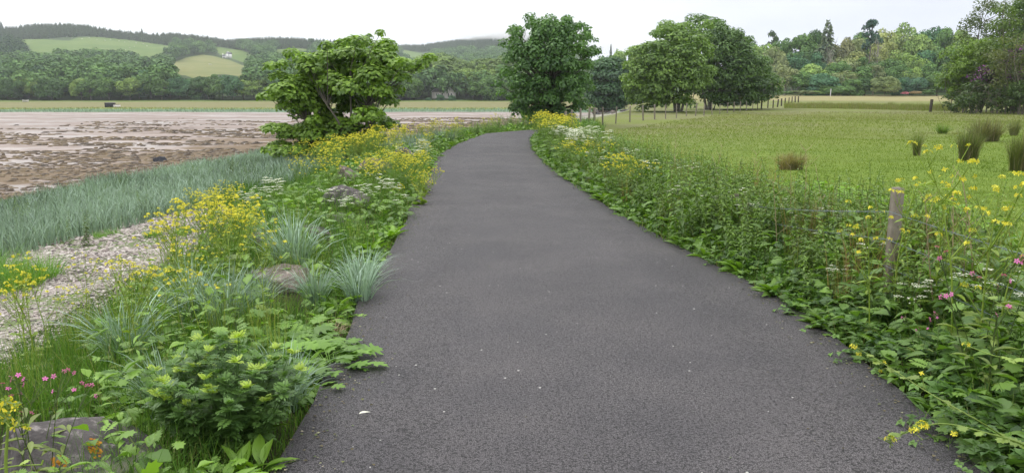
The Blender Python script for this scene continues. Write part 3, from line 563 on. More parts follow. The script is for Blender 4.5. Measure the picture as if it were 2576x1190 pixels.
F2 = [(1780, 700, 90), (1780, 610, 90), (1840, 570, 90), (1800, 780, 80), (1720, 770, 70), (1760, 500, 80), (2100, 830, 70), (2020, 840, 70), (2180, 835, 60), (2280, 820, 60), (1940, 850, 50), (1700, 170, 80), (1870, 165, 75), (1780, 200, 100), (1930, 240, 80), (2010, 300, 90), (1860, 300, 120), (2080, 370, 80), (2140, 320, 36), (1960, 400, 120), (2120, 440, 100), (1880, 470, 110), (2040, 510, 120), (2210, 500, 80), (2280, 570, 70), (2160, 590, 110), (1980, 610, 120), (2330, 650, 80), (2230, 690, 110), (2080, 700, 110), (1920, 690, 100), (2380, 720, 60), (2310, 770, 90), (2160, 790, 90), (1990, 790, 90), (2230, 800, 70), (1870, 790, 80), (1780, 830, 60), (1700, 860, 45), (1900, 840, 45)]
field_tree('field_tree', 88, F1, 1692, (0.074, 0.136, 0.038), 'big light green tree with pale forked stems behind the wire fence', 21, [(-.5, 0, -.5, .20), (.1, .1, .15, .22), (.6, -.1, .5, .17), (-.1, .3, -.1, .15)], 60, .36)
field_tree('field_tree', 100, F2, 1768, (0.054, 0.108, 0.040), 'darker big tree rising behind the light green one in the field', 22, [(0, 0, .2, .34), (1.0, .4, 1.2, .24), (-.6, .2, -.4, .2)], 52, .38)
# dense dark tree between the round tree and the pair
DT = [(920, 850, 75), (1040, 860, 80), (1130, 840, 75), (860, 850, 60), (980, 880, 60), (1100, 880, 60), (980, 540, 90), (1060, 520, 80), (900, 620, 80), (1020, 620, 110), (1130, 580, 80), (900, 720, 80), (1000, 730, 110), (1120, 700, 90), (880, 800, 70), (960, 820, 90), (1080, 800, 90), (1150, 800, 60), (850, 760, 50)]
field_tree('hedgerow_tree', 150, DT, 1535, (0.028, 0.068, 0.040), 'dense dark tree beyond the fence between the round tree and the field trees', 23, [(0, 0, 0, .3)], 34, .6, 4)

# ---- the wood on the right: every tree on its own
def wood(px, top, hw, d, key, color, what, name='woodland_tree', foot=None):
    u = 1875 + px / 3.675; v = top / 3.675; x = P(u, v, d=d)[0]; zb = float(zhill(x, d)) if d > y_0(u) else float(gz(x, d))
    if foot is not None: zb = P(u, foot / 3.675, d=d)[2]
    H = P(u, v, d=d)[2] - zb; Wd = 2 * hw / 3.675 / FOC * d; base = {'r': 9.0, 't': 6.0, 'b': 11.0, 's': 6.5, 'c': 5.0, 'p': 5.5, 'd': 5.5}[key[0]]
    return put_tree(name, key, (x, d, zb - .2), Wd / base * 1.12, H / 10.0 * 1.02, rng.uniform(0, 6.28), what, 'trees of the wood beyond the field' if name == 'woodland_tree' else None, tuple(np.array(color) * np.array([1.2, 1.2, 1.35])), 'tree' if name != 'round_bush' else 'bush')  # crowns paled and blued: distance haze put into the leaf colour
WD = [
 (60, 330, 110, 262, 'round0', G_MD, 'round green tree at the wood edge directly right of the field trees'), (270, 293, 62, 275, 'pine0', G_CO, 'flat topped dark pine rising behind the first round trees of the wood'), (200, 370, 120, 255, 'round1', G_LT, 'light green round tree below the flat topped pine'), (340, 345, 100, 268, 'round2', G_MD, 'green tree between the flat topped pine and the broad tree'), (520, 322, 150, 262, 'round3', G_MD, 'broad domed green tree left of the tall grey conifer'), (640, 278, 95, 275, 'round4', G_DK, 'dark domed tree touching the tall conifer on its left'), (770, 190, 100, 255, 'conifer0', (0.060, 0.085, 0.055), 'tall grey green conifer standing above the wood'), (900, 325, 115, 262, 'round5', G_BR, 'brownish tree just right of the tall conifer'), (1040, 335, 95, 278, 'sparse0', G_GR, 'thin pale tree between the brownish tree and the high pine'), (1180, 203, 85, 262, 'pine1', (0.022, 0.050, 0.040), 'dark crooked pine standing highest above the wood on a bare trunk'), (1310, 270, 110, 275, 'round6', G_YL, 'pale yellow green tree right of the high crooked pine'), (1500, 203, 130, 285, 'round0', G_LT, 'highest light green dome at the top of the wood'), (1470, 275, 130, 268, 'round1', (0.10, 0.14, 0.05), 'pale dome just below the highest light green one'), (1730, 232, 150, 272, 'round2', G_TL, 'broad blue green tree near the nearby wood edge'), (1860, 260, 110, 262, 'round3', G_MD, 'green tree half hidden by the nearby wood edge'), (1990, 280, 120, 262, 'round4', G_LT, 'light tree behind the bare twigs of the nearby wood'), (1600, 290, 110, 262, 'round5', G_LT, 'light green crown between the two highest domes and the blue green one'),
 (1060, 300, 120, 286, 'round4', G_MD, 'green crown filling the gap left of the high crooked pine'), (700, 320, 110, 284, 'round6', G_MD, 'green crown behind the foot of the tall conifer'), (1640, 330, 130, 258, 'round3', G_LT, 'light crown in the middle of the right half of the wood'), (1340, 520, 110, 232, 'round1', G_MD, 'green tree filling the wood between the pale trunks and the round bush'), (860, 560, 110, 230, 'round2', G_MD, 'mid green tree below the brownish tree'),
 (280, 440, 110, 238, 'round6', G_GR, 'greyish tree in the middle of the wood left of the pale trunks'), (450, 470, 110, 240, 'sparse1', G_TL, 'thin blue green tree with grey stems below the broad dome'), (640, 480, 120, 240, 'round0', G_TL, 'dense tree with low boughs under the broad dome'), (790, 440, 60, 236, 'dead0', G_YL, 'nearly bare tree with two pale trunks below the tall conifer'), (930, 500, 120, 236, 'sparse2', G_GR, 'thin tree with pale stems below the brownish tree'), (1030, 465, 100, 242, 'tall0', G_YL, 'yellowish slender tree in the middle of the wood'), (1230, 395, 95, 244, 'dead1', G_GR, 'bare pale branched tree below the high crooked pine'), (1340, 370, 80, 246, 'sparse0', G_YL, 'slim tree with long pale trunks right of the bare one'), (1440, 450, 110, 240, 'sparse1', G_LT, 'thin light tree with pale stems under the pale dome'), (1570, 490, 120, 238, 'sparse2', G_LT, 'thin light green tree below the highest dome'), (1690, 430, 100, 242, 'round1', G_TL, 'blue green tree under the broad blue green one'), (1120, 520, 100, 236, 'tall1', G_MD, 'slender green tree beside the yellowish slender one'), (1850, 420, 110, 240, 'round2', G_MD, 'mid green tree close behind the nearby wood edge'), (160, 520, 90, 238, 'tall2', G_LT, 'slender light tree beside the right edge of the field trees'),
 (380, 590, 120, 218, 'sparse1', G_GR, 'grey green thin tree low on the left of the wood'), (620, 592, 130, 222, 'round3', G_LT, 'bright green low crown below the dense low boughed tree'), (520, 660, 110, 216, 'round4', G_MD, 'green low tree on the left of the wood front'), (710, 675, 150, 214, 'bush0', G_TL, 'wide dark green low tree at the wood front'), (930, 640, 130, 220, 'sparse2', G_GR, 'thin leaning tree with pale stems at the wood front'), (1090, 610, 100, 220, 'tall0', G_MD, 'slender tree behind the round willow bush'), (1200, 590, 95, 222, 'sparse0', G_GR, 'thin pale tree just above the round willow bush'), (1550, 600, 85, 220, 'round5', G_LT, 'light mushroom shaped crown right of the round bush'), (1440, 600, 100, 222, 'round6', G_MD, 'green tree above and right of the round bush'), (1560, 690, 110, 214, 'bush1', (0.028, 0.062, 0.040), 'dark blue green bushy tree right of the round bush'), (1690, 570, 110, 222, 'round0', G_MD, 'green tree in front of the blue green pair'), (1790, 660, 110, 214, 'round1', G_MD, 'low green tree next to the nearby wood edge'), (1000, 730, 95, 212, 'bush0', G_MD, 'low bushy tree left of the round bush'), (800, 770, 110, 211, 'bush1', G_MD, 'low bushy tree in front of the leaning pale stems'), (1110, 720, 90, 213, 'tall1', G_DK, 'dark slender tree touching the round bush on its left'), (1420, 720, 70, 213, 'bush0', G_TL, 'dark low bush tucked behind the right of the round bush'),
]
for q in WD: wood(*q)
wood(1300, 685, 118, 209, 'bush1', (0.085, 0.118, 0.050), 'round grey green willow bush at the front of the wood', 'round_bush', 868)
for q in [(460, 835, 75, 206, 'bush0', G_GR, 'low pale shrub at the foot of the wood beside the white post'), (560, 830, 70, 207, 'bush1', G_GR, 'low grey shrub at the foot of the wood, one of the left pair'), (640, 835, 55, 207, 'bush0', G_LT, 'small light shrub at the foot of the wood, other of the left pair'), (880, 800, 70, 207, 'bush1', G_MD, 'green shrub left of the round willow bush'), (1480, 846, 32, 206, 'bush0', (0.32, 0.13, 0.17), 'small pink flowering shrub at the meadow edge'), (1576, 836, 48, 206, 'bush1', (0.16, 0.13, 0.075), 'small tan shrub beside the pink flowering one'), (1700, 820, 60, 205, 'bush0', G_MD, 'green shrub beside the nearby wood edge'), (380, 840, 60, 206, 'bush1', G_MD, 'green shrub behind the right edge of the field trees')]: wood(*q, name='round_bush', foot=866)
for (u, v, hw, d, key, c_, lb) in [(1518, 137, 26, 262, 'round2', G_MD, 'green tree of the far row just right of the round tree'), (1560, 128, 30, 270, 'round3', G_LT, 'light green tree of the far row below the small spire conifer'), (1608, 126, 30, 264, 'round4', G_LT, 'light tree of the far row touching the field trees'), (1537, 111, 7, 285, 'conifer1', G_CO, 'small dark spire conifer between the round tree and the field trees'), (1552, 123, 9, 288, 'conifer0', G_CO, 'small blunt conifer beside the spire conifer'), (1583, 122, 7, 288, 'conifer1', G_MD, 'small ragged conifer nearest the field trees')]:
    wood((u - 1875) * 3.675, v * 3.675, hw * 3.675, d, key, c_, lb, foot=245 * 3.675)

# ---- edge of a wood close by on the right
g = np.random.default_rng(31)
def near_tree(u, vtop, d, wpx, label, color, seed, style='sparse', leaf=.24, nl=34, dens=60, lean=0, name='slender_tree', tint=.7, sh=.35):
    x = (u - 1288) / FOC * d * 1.02; zb = float(gz(x, d)); H = P(u, vtop, d=d)[2] - zb; Wd = wpx / FOC * d; gg = np.random.default_rng(seed); o = empty(name, (x, d, zb)); tag(o, label, 'tree' if 'bush' not in name else 'bush')
    T = MB(); C_ = MB()
    lb = lobes_ellipsoid(gg, nl, (lean * .5, 0, H * (.5 + sh * .4)), (Wd * .42, Wd * .42, H * (.5 - sh * .35)), Wd * .16, shell=.3, low=-.95)
    for k in range(2 if style == 'sparse' else 5):
        q = gg.normal(size=2) * .35; e = np.array([q[0] * 3 + lean, q[1] * 3, H * gg.uniform(.75, .97)]); tube(T, [(q[0], q[1], -.3), (q[0] * 1.4 + gg.normal() * .25, q[1], H * .3), tuple(e * np.array([.7, .7, .65]) + [gg.normal() * .4, 0, 0]), tuple(e)], .010 * H, .015, 6, tint)
        for j in range(9):
            f = gg.uniform(.3, .95); s_ = e * np.array([f * .8, f * .8, f]); b_ = s_ + np.array([*(gg.normal(size=2) * Wd * .22), H * gg.uniform(.04, .16)]); limb(T, s_, b_, .004 * H, .008, gg, -.05, 5, 4, tint)
    T.build('trunk', BARK, o, True); crown(C_, lb, dens * 1.9, leaf, RHOMB, gg, up=.5, droop=.3, jit=.6, fill=.4); c = C_.build('crown', LEAF, o); c.color = (*color, 1); return o
near_tree(2400, 95, 84, 130, 'bright green bushy maple at the front of the nearby wood edge', (0.075, 0.135, 0.024), 1, 'bush', .26, 40, 46, name='leafy_tree')
near_tree(2368, 165, 86, 90, 'low light green tree furthest out from the nearby wood edge', (0.070, 0.125, 0.024), 2, 'bush', .26, 30, 46, name='leafy_tree')
near_tree(2420, -20, 92, 120, 'tall thin leaved ash with bare twigs sticking out over the wood', (0.042, 0.068, 0.026), 3, leaf=.26, dens=24, lean=-.6)
near_tree(2462, 20, 80, 130, 'tall tree with slim pale trunk in the nearby wood edge', (0.060, 0.105, 0.026), 4, leaf=.25, dens=34)
near_tree(2512, -70, 86, 150, 'tall slender tree with sparse crown cut off by the top of the picture', (0.052, 0.082, 0.026), 5, leaf=.25, dens=28)
near_tree(2560, -90, 82, 150, 'tall leafy tree over the purple rhododendron', (0.042, 0.085, 0.022), 6, leaf=.26, dens=48)
near_tree(2490, 90, 76, 120, 'thin grey stemmed tree in front of the purple rhododendron', (0.058, 0.078, 0.030), 7, leaf=.20, dens=22, nl=30)
near_tree(2535, 60, 74, 130, 'bare branched small tree right of the thin grey stemmed one', (0.052, 0.072, 0.030), 8, leaf=.20, dens=16, nl=26)
near_tree(2440, 120, 88, 110, 'green understorey tree behind the pale slim trunk', (0.040, 0.080, 0.022), 9, 'bush', .26, 36, 44, name='leafy_tree')
near_tree(2600, 40, 80, 140, 'dark leafy tree on the right border of the picture', (0.040, 0.075, 0.020), 10, 'bush', .27, 40, 46, name='leafy_tree')
near_tree(2500, 130, 96, 220, 'dark mass of a leafy tree behind the slim trunks', (0.024, 0.045, 0.016), 11, 'bush', .34, 50, 36, name='leafy_tree', sh=.1)
for i, (u, vt, d, wd) in enumerate([(2680, 30, 84, 170), (2760, -20, 90, 190), (2850, 20, 82, 180), (2950, 0, 92, 200), (3060, 30, 86, 190)]):
    near_tree(u, vt, d, wd, ['dark leafy tree of the nearby wood just outside the right border', 'tall tree of the nearby wood further right', 'broad tree of the nearby wood further right', 'big tree near the right end of the nearby wood', 'last tree at the right end of the nearby wood'][i], (0.040, 0.080, 0.024), 40 + i, 'bush', .40, 40, 24, name='leafy_tree')
for (u, vt, d, wd, lb, s_) in [(2405, 205, 78, 90, 'low dark green bush at the foot of the bright maple', 12), (2470, 210, 76, 90, 'low dark bush between the slim trunks', 13), (2540, 205, 74, 110, 'low dark bush under the rhododendron', 14), (2360, 225, 84, 50, 'small bush under the low light green tree', 15)]:
    near_tree(u, vt, d, wd, lb, (0.028, 0.055, 0.018), s_, 'bush', .22, 24, 50, name='bush', sh=0)
for (u, v, d, wd, hh, s_, lb) in [(2564, 165, 77, 80, 92, 16, 'purple flowering rhododendron on the right border of the picture'), (2476, 196, 79, 64, 44, 17, 'smaller purple rhododendron among the slim trunks')]:
    k = d / FOC; c0 = P(u, v, d=d); zb = float(gz(c0[0], d)); o = empty('rhododendron', (c0[0], d, zb)); tag(o, lb, 'bush'); gg = np.random.default_rng(s_)
    lb_ = lobes_ellipsoid(gg, 26, (0, 0, c0[2] - zb), (wd * k * .5, wd * k * .4, hh * k * .5), wd * k * .16, low=-.9); C_ = MB(); crown(C_, lb_, 50, .24, RHOMB, gg); c = C_.build('foliage', LEAF, o); c.color = (0.022, 0.042, 0.016, 1)
    B_ = MB(); lb2 = lb_.copy(); lb2[:, 3:6] *= 1.03; crown(B_, lb2, 44, .22, RHOMB, gg, lo=-.2, tmu=.4, tsd=.3); B_.build('blossom', PURPLE, o)
    T = MB()
    for q in lb_[::2]: limb(T, (0, 0, 0), q[:3], .05, .02, gg)
    T.build('stem', BARK, o)

# ---- far shore: the row of trees at the foot of the hill
def far_label(u):
    for a_, t_ in ((150, 'on the far shore left of the dark hut'), (420, 'on the far shore behind the dark hut'), (660, 'on the far shore below the yellow hill pasture'), (1000, 'on the far shore behind the sycamore'), (1160, 'beside the hipped roof house on the far shore'), (2000, 'on the far shore just left of the round tree')):
        if u < a_: return t_
KIND = [('round', G_MD, 'round green'), ('round', G_TL, 'round blue green'), ('round', G_LT, 'round light green'), ('bush', G_DK, 'wide dark green'), ('tall', G_MD, 'slender green')]
cnt = {'round': 7, 'bush': 2, 'tall': 3}
u = -40.0; k_ = 0
while u < 1300:
    for row in range(2 if u < 940 else 3):
        d = (336, 352, 372)[row] + rng.uniform(-4, 6); uu_ = u + rng.uniform(-6, 6) + 9 * row; kd, c_, nm = KIND[rng.choice(5, p=[.34, .26, .16, .16, .08])]
        hp = rng.uniform(42, 62) * (1 + .12 * row) if u < 940 else (rng.uniform(48, 66), rng.uniform(66, 86), rng.uniform(86, 106))[row]
        if 470 < uu_ < 560 and row: hp *= .8
        if u > 940: c_, nm = [(G_MD, nm), (G_LT, nm.replace('blue green', 'green').replace('dark ', '')), ((0.075, 0.118, 0.048), 'pale ' + kd)][row]
        if 1050 < uu_ < 1172 and row == 0 or 1072 < uu_ < 1156 and row == 1: continue
        x = (uu_ - 1288) / FOC * d * 1.016; zb = float(zhill(x, max(d, y_0(uu_) + 1)))
        H = hp / FOC * d; Wd = H * {'round': 1.0, 'bush': 1.15, 'tall': .6}[kd] * rng.uniform(.85, 1.1)
        key = f'{kd}{rng.integers(cnt[kd])}'; base = {'round': 9., 'bush': 11., 'tall': 6.}[kd]
        put_tree('shore_tree', key, (x, d, zb - .3), Wd / base * 1.1, H / 10, rng.uniform(0, 6.28), f'{nm} tree ' + far_label(uu_) + ('' if row == 0 else ', second row'), 'far shore trees, ' + nm + far_label(uu_) + (' behind' if row else ''), c_)
    u += rng.uniform(21, 29)
for (u_, hp, wp, lb) in [(1084, 9, 16, 'low green bush before the left wall of the hipped roof house'), (1113, 17, 24, 'leafy bush hiding the middle of the hipped roof house'), (1142, 15, 22, 'bush before the right end of the hipped roof house')]:
    d = 331; x = (u_ - 1288) / FOC * d * 1.016; put_tree('shore_bush', 'bush0', (x, d, float(zmead(x, d)) - .3), wp / FOC * d / 11, hp / FOC * d / 10, rng.uniform(0, 6), lb, None, G_TL, 'bush')

# ---- woods covering the hills: one mass
def lowpoly(seed, kind):
    g = np.random.default_rng(seed); mb = MB()
    if kind == 'con':
        for i in range(7):
            f = i / 7; m = 9 if i < 5 else 6; az = np.arange(m) / m * 6.283 + g.uniform(0, 1, m); rr = .30 * (1 - f) ** .8 + .03
            pos = np.column_stack([0 * az, 0 * az, np.full(m, .22 + .74 * f) + g.uniform(-.03, .03, m)]); ax = np.column_stack([np.cos(az), np.sin(az), np.full(m, -.35)])
            scat(mb, CARD, pos, basis(ax, np.array([[0, 0, 1.]]) + g.normal(size=(m, 3)) * .25), np.column_stack([np.full(m, .22 * (1.1 - f)), np.full(m, rr), np.full(m, .2)]), np.clip(g.normal(.4, .2, m), 0, 1))
    else:
        lb = lobes_ellipsoid(g, 12, (0, 0, .56), (.36, .36, .32), .17, low=-.7, shell=.8); crown(mb, lb, 330, .115, CARD, g, up=.3, jit=.22, fill=.0, lo=-.4, tsd=.12)
    V = np.concatenate(mb.V); T = np.concatenate(mb.T); return V, E4, T, np.concatenate(mb.c)
def forest(name, kind, pts, sizes, tints, color, label):
    mb = MB(); vars_ = [lowpoly(100 + i, kind) for i in range(6)]; pick = rng.integers(0, 6, len(pts))
    for i in range(6):
        m = pick == i; n = m.sum()
        if not n: continue
        V, Q, T, tc_ = vars_[i]; a = rng.uniform(0, 6.28, n); Rm = np.zeros((n, 3, 3)); Rm[:, 0, 0] = np.cos(a); Rm[:, 0, 1] = -np.sin(a); Rm[:, 1, 0] = np.sin(a); Rm[:, 1, 1] = np.cos(a); Rm[:, 2, 2] = 1
        scat(mb, (V, Q, T), pts[m], Rm, sizes[m], 0.0); mb.c[-1] = np.clip(np.tile(tc_, n) + np.repeat(tints[m], len(V)), 0, 1).astype(np.float32)
    o = mb.build(name, FARLEAF); tag(o, label, None, None, 'stuff', color); return o
def hill_points(n, u0, u1, v0, v1, h, gap):
    u = rng.uniform(u0, u1, n); v = rng.uniform(v0, v1, n)[:]; d = hill_at(u, v) ; keep = (v > vsky(u) - .5) & (v < 250); u, v, d = u[keep], v[keep], d[keep]
    x = (u - 1288) / FOC / 1.016 * 1.0 * d * 1.032; z = zhill(x, d); hp = h * FOC / d; uu_, vv_ = pic(x, d, z)
    ok = np.ones(len(u), bool)
    for f in (0., .35, .7, .95):
        for s_ in (-.25, .25): ok &= ~in_field(uu_ + s_ * hp, vv_ - f * hp)
    # thin by distance so trees do not pile up
    cell = {}; sel = []
    for i in np.where(ok)[0]:
        key = (int(x[i] // gap), int(d[i] // gap))
        if key not in cell: cell[key] = 1; sel.append(i)
    s_ = np.array(sel, int); return np.column_stack([x[s_], d[s_], z[s_] - .5]), u[s_], v[s_]
p_, u_, v_ = hill_points(60000, -80, 1420, 70, 134, 8, 5.2); m = (v_ < np.interp(u_, [0, 150, 250, 430, 560, 900, 1500], [100, 98, 96, 112, 128, 132, 128])); p_, u_ = p_[m], u_[m]
forest('conifer_plantation', 'con', p_, rng.uniform(7, 11, len(p_)), rng.normal(0, .08, len(p_)), G_CO, 'dark conifer plantation along the crest of the hill')
p_, u_, v_ = hill_points(20000, -80, 350, 118, 190, 13, 6.0); m = (v_ < np.interp(u_, [0, 120, 200, 350], [182, 168, 160, 165])) & (v_ > np.interp(u_, [0, 90, 200, 350], [100, 126, 130, 126])); p_ = p_[m]
forest('spruce_wood', 'con', p_, rng.uniform(12, 22, len(p_)), rng.normal(0, .16, len(p_)), (0.024, 0.048, 0.030), 'blue green spruce wood on the left slope of the hill')
p_, u_, v_ = hill_points(40000, -80, 1420, 122, 250, 12, 9.0); m = v_ > np.interp(u_, [-80, 0, 120, 200, 350, 380, 430, 560, 640, 900, 1100, 1420], [180, 176, 160, 158, 150, 136, 122, 132, 122, 128, 140, 132]); p_, u_, v_ = p_[m], u_[m], v_[m]
forest('hillside_wood', 'dec', p_, rng.uniform(8, 16, len(p_)), rng.normal(-.02, .22, len(p_)), (0.040, 0.080, 0.034), 'mixed green broadleaf wood covering the lower hillside')
p_, u_, v_ = hill_points(9000, 2380, 4000, 150, 236, 12, 8.0)
forest('hillside_wood', 'dec', p_, rng.uniform(9, 15, len(p_)), rng.normal(0, .2, len(p_)), (0.040, 0.080, 0.034), 'broadleaf wood behind the nearby trees on the right')
for (u_, v_, hp, key, lb) in [(13, 66, 14, 'pine0', 'rounded lone tree first on the left of the hill crest'), (36, 66, 10, 'conifer0', 'small pointed conifer, second on the left of the hill crest'), (53, 67, 17, 'conifer1', 'tallest pointed conifer on the left of the hill crest'), (69, 67, 11, 'conifer0', 'slight conifer right of the tallest one on the crest'), (81, 67, 13, 'conifer1', 'broad small conifer where the plantation begins on the crest'), (412, 84, 10, 'conifer0', 'single conifer sticking out of the middle of the crest')]:
    d = float(y_c(u_)) * .99; x = (u_ - 1288) / FOC * d * 1.03; H = (hp + 12) / FOC * d; put_tree('crest_tree', key, (x, d, float(zhill(x, d))), H / 10 * .8, H / 10, 0, lb, 'lone trees on the hill crest', G_CO)
# ================================================================ plants
def T_flower(n, wd=.55, ln=1.0, rise=.25):
    V = []; T = []
    for i in range(n):
        a = 6.2832 * i / n; c_, s_ = math.cos(a), math.sin(a); k = len(V)
        for x, y, z in ((0, 0, 0), (wd * .5, ln * .6, rise), (.12, ln, rise * .8), (-.12, ln, rise * .8), (-wd * .5, ln * .6, rise)): V.append([x * c_ - y * s_, x * s_ + y * c_, z])
        T += [[k, k + 1, k + 2], [k, k + 2, k + 3], [k, k + 3, k + 4]]
    return (np.array(V), E4, np.array(T))
FL4 = T_flower(4); FL5 = T_flower(5, .6, 1, .1)
DISC = (np.array([[0, 0, .35]] + [[math.cos(a), math.sin(a), 0] for a in np.arange(6) * 1.0472]), E4, np.array([[0, 1 + i, 1 + (i + 1) % 6] for i in range(6)]))
def join(parts):
    V = []; Q = []; T = []; k = 0
    for (v, q, t), M, o in parts:
        V.append(v @ np.array(M).T + np.array(o)); Q.append(q + k); T.append(t + k); k += len(v)
    return (np.concatenate(V), np.concatenate(Q), np.concatenate(T))
def rz(a): return [[math.cos(a), -math.sin(a), 0], [math.sin(a), math.cos(a), 0], [0, 0, 1]]
TRIF = join([(OVATE, np.array(rz(0)) * .62, (0, .40, 0)), (OVATE, np.array(rz(1.15)) * .55, (-.02, .36, .01)), (OVATE, np.array(rz(-1.15)) * .55, (.02, .36, .01)), ((np.array([[-.012, 0, 0], [.012, 0, 0], [.01, .42, .01], [-.01, .42, .01]]), np.array([[0, 1, 2, 3]]), E3), np.eye(3), (0, 0, 0))])
def curve(p0, d0, ln, bend, n=6):
    """a stem from p0 that starts along d0 and turns towards bend"""
    p = [np.array(p0, float)]; d = nrm(np.array(d0, float)); b = np.array(bend, float)
    for i in range(n - 1): d = nrm(d + b / n); p.append(p[-1] + d * ln / (n - 1))
    return np.array(p)
def rand_dir(g, n, up): return nrm(g.normal(size=(n, 3)) * np.array([1, 1, .6]) + np.array([0, 0, up]))
def flower_tip(F, g, p, r, n, size, tm=FL4):
    d = rand_dir(g, n, .5); d[:, 2] = np.abs(d[:, 2]); q = p + d * r * g.uniform(.5, 1, (n, 1)) * np.array([1, 1, .8]); t = np.cross(d, g.normal(size=(n, 3))); scat(F, tm, q, basis(nrm(t), d), size * g.uniform(.75, 1.2, n), g.uniform(0.2, 1, n))
def mustard(seed, h=.85, nb=9, nfl=9, fs=.0115, leafy=10, side=.5):
    g = np.random.default_rng(seed); S = MB(); F = MB(); st = curve((0, 0, 0), (g.normal() * .15, g.normal() * .15, 1), h, (g.normal() * .3, g.normal() * .3, .2), 8); tube(S, st, .0065, .002, 4, .75); tips = [st[-1]]
    for i in range(nb):
        f = g.uniform(.3, .93); k = f * 7; b0 = st[int(k)] * (1 - k % 1) + st[min(7, int(k) + 1)] * (k % 1); a = g.uniform(0, 6.28); L_ = h * (1 - f) * g.uniform(.5, .9) + .10; c_ = curve(b0, (math.cos(a) * side * 1.6, math.sin(a) * side * 1.6, .8), L_, (0, 0, .8), 5); tube(S, c_, .0035, .0015, 3, .8); tips.append(c_[-1])
        scat(S, LANCE, b0[None], basis(np.array([[math.cos(a), math.sin(a), .2]]), np.array([[0, 0, 1.]])), .05 + .05 * g.random(), .6)
        n = g.integers(3, 8); q = c_[1:].repeat(3, 0)[:n]; aa = g.uniform(0, 6.28, len(q)); blades(S, q, np.full(len(q), .03), aa, np.full(len(q), 1.2), np.full(len(q), .0035), .8, 1, g)
        if g.random() < .6: c2 = curve(c_[2], (math.cos(a + 1.2) * .8, math.sin(a + 1.2) * .8, .8), L_ * .5, (0, 0, .8), 4); tube(S, c2, .0025, .0015, 3, .8); tips.append(c2[-1])
    for p_ in tips: flower_tip(F, g, p_, .020, g.integers(max(2, nfl - 4), nfl + 4), fs); flower_tip(S, g, p_ + np.array([0, 0, .008]), .008, 5, .005)
    n = leafy; z = g.uniform(.03, .55, n) ** 1.2; k = z * 7; base = st[k.astype(int)]; a = g.uniform(0, 6.28, n); scat(S, LOBED, base, basis(np.column_stack([np.cos(a), np.sin(a), g.uniform(.1, .8, n)]), np.array([[0, 0, 1.]]) + g.normal(size=(n, 3)) * .2), g.uniform(.10, .20, n) * (1.1 - z), g.uniform(.1, .6, n)); return {'stem': S, 'blossom': F}
def umbel(seed, h=.75, nu=7, hd=.042, big=False, leaves=12):
    g = np.random.default_rng(seed); S = MB(); F = MB(); st = curve((0, 0, 0), (g.normal() * .1, g.normal() * .1, 1), h * .8, (g.normal() * .2, g.normal() * .2, .2), 6); tube(S, st, .006, .003, 4, .6); tips = []
    for i in range(nu):
        f = g.uniform(.45, 1); b0 = st[int(f * 5)]; a = g.uniform(0, 6.28); c_ = curve(b0, (math.cos(a) * .8, math.sin(a) * .8, .9), h * (1.08 - f * .8) * g.uniform(.55, .9), (0, 0, 1.2), 5); tube(S, c_, .003, .0018, 3, .7); tips.append((c_[-1], c_[-1] - c_[-2]))
    for p_, d in tips:
        n = 15; r = np.sqrt(np.arange(n) / n) * hd * g.uniform(.8, 1.2); a = np.arange(n) * 2.4; q = p_ + np.column_stack([np.cos(a) * r, np.sin(a) * r, .012 - r * .25 + g.normal(size=n) * .002]); scat(F, DISC, q, basis(np.column_stack([np.cos(a), np.sin(a), 0 * a]), np.array([[0, 0, 1.]]) + g.normal(size=(n, 3)) * .2), g.uniform(.006, .0115, n) * hd / .042, g.uniform(.35, 1, n))
        for j in range(0, n, 2): tube(S, [p_ - nrm(d) * .02, q[j]], .0012, .0008, 3, .7)
    n = leaves; a = g.uniform(0, 6.28, n); el = g.uniform(.4, 1.3, n); d = np.column_stack([np.cos(a), np.sin(a), el])
    for i in range(n):
        c_ = curve(st[g.integers(0, 3)], d[i], h * g.uniform(.2, .4), (0, 0, -.5), 4); tube(S, c_, .003, .002, 3, .5); scat(S, HOG if big else PINN, c_[-1:], basis((c_[-1] - c_[-2])[None] * 4 + d[i] * [.3, .3, -.1], np.array([[0, 0, 1.]]) + g.normal(size=(1, 3)) * .2), g.uniform(.2, .32), g.uniform(.2, .7))
    return {'stem': S, 'blossom': F}
def nettle(seed, h=.85, ns=5, ll=.085, spread=.12):
    g = np.random.default_rng(seed); S = MB()
    for s_ in range(ns):
        b = np.array([g.normal() * spread, g.normal() * spread, 0]); hh = h * g.uniform(.7, 1.05); st = curve(b, (g.normal() * .15, g.normal() * .15, 1), hh, (g.normal() * .25, g.normal() * .25, .1), 10); tube(S, st, .004, .0018, 3, .35); n = int(hh / .05); f = np.linspace(.12, 1, n); k = f * 8.99; p_ = st[k.astype(int)] + (st[np.minimum(9, k.astype(int) + 1)] - st[k.astype(int)]) * (k % 1)[:, None]; a0 = g.uniform(0, 6.28)
        for sg in (0, math.pi):
            a = a0 + sg + np.arange(n) * 1.57 + g.normal(size=n) * .2; el = g.uniform(-.35, .35, n) + .5 * (f > .9); scat(S, NETL, p_, basis(np.column_stack([np.cos(a), np.sin(a), el]), np.array([[0, 0, 1.]]) + g.normal(size=(n, 3)) * .2), ll * (1.15 - .75 * f ** 2) * g.uniform(.8, 1.2, n), np.clip(.25 + .5 * f ** 3 + g.normal(size=n) * .15, 0, 1))
    return {'stem': S}
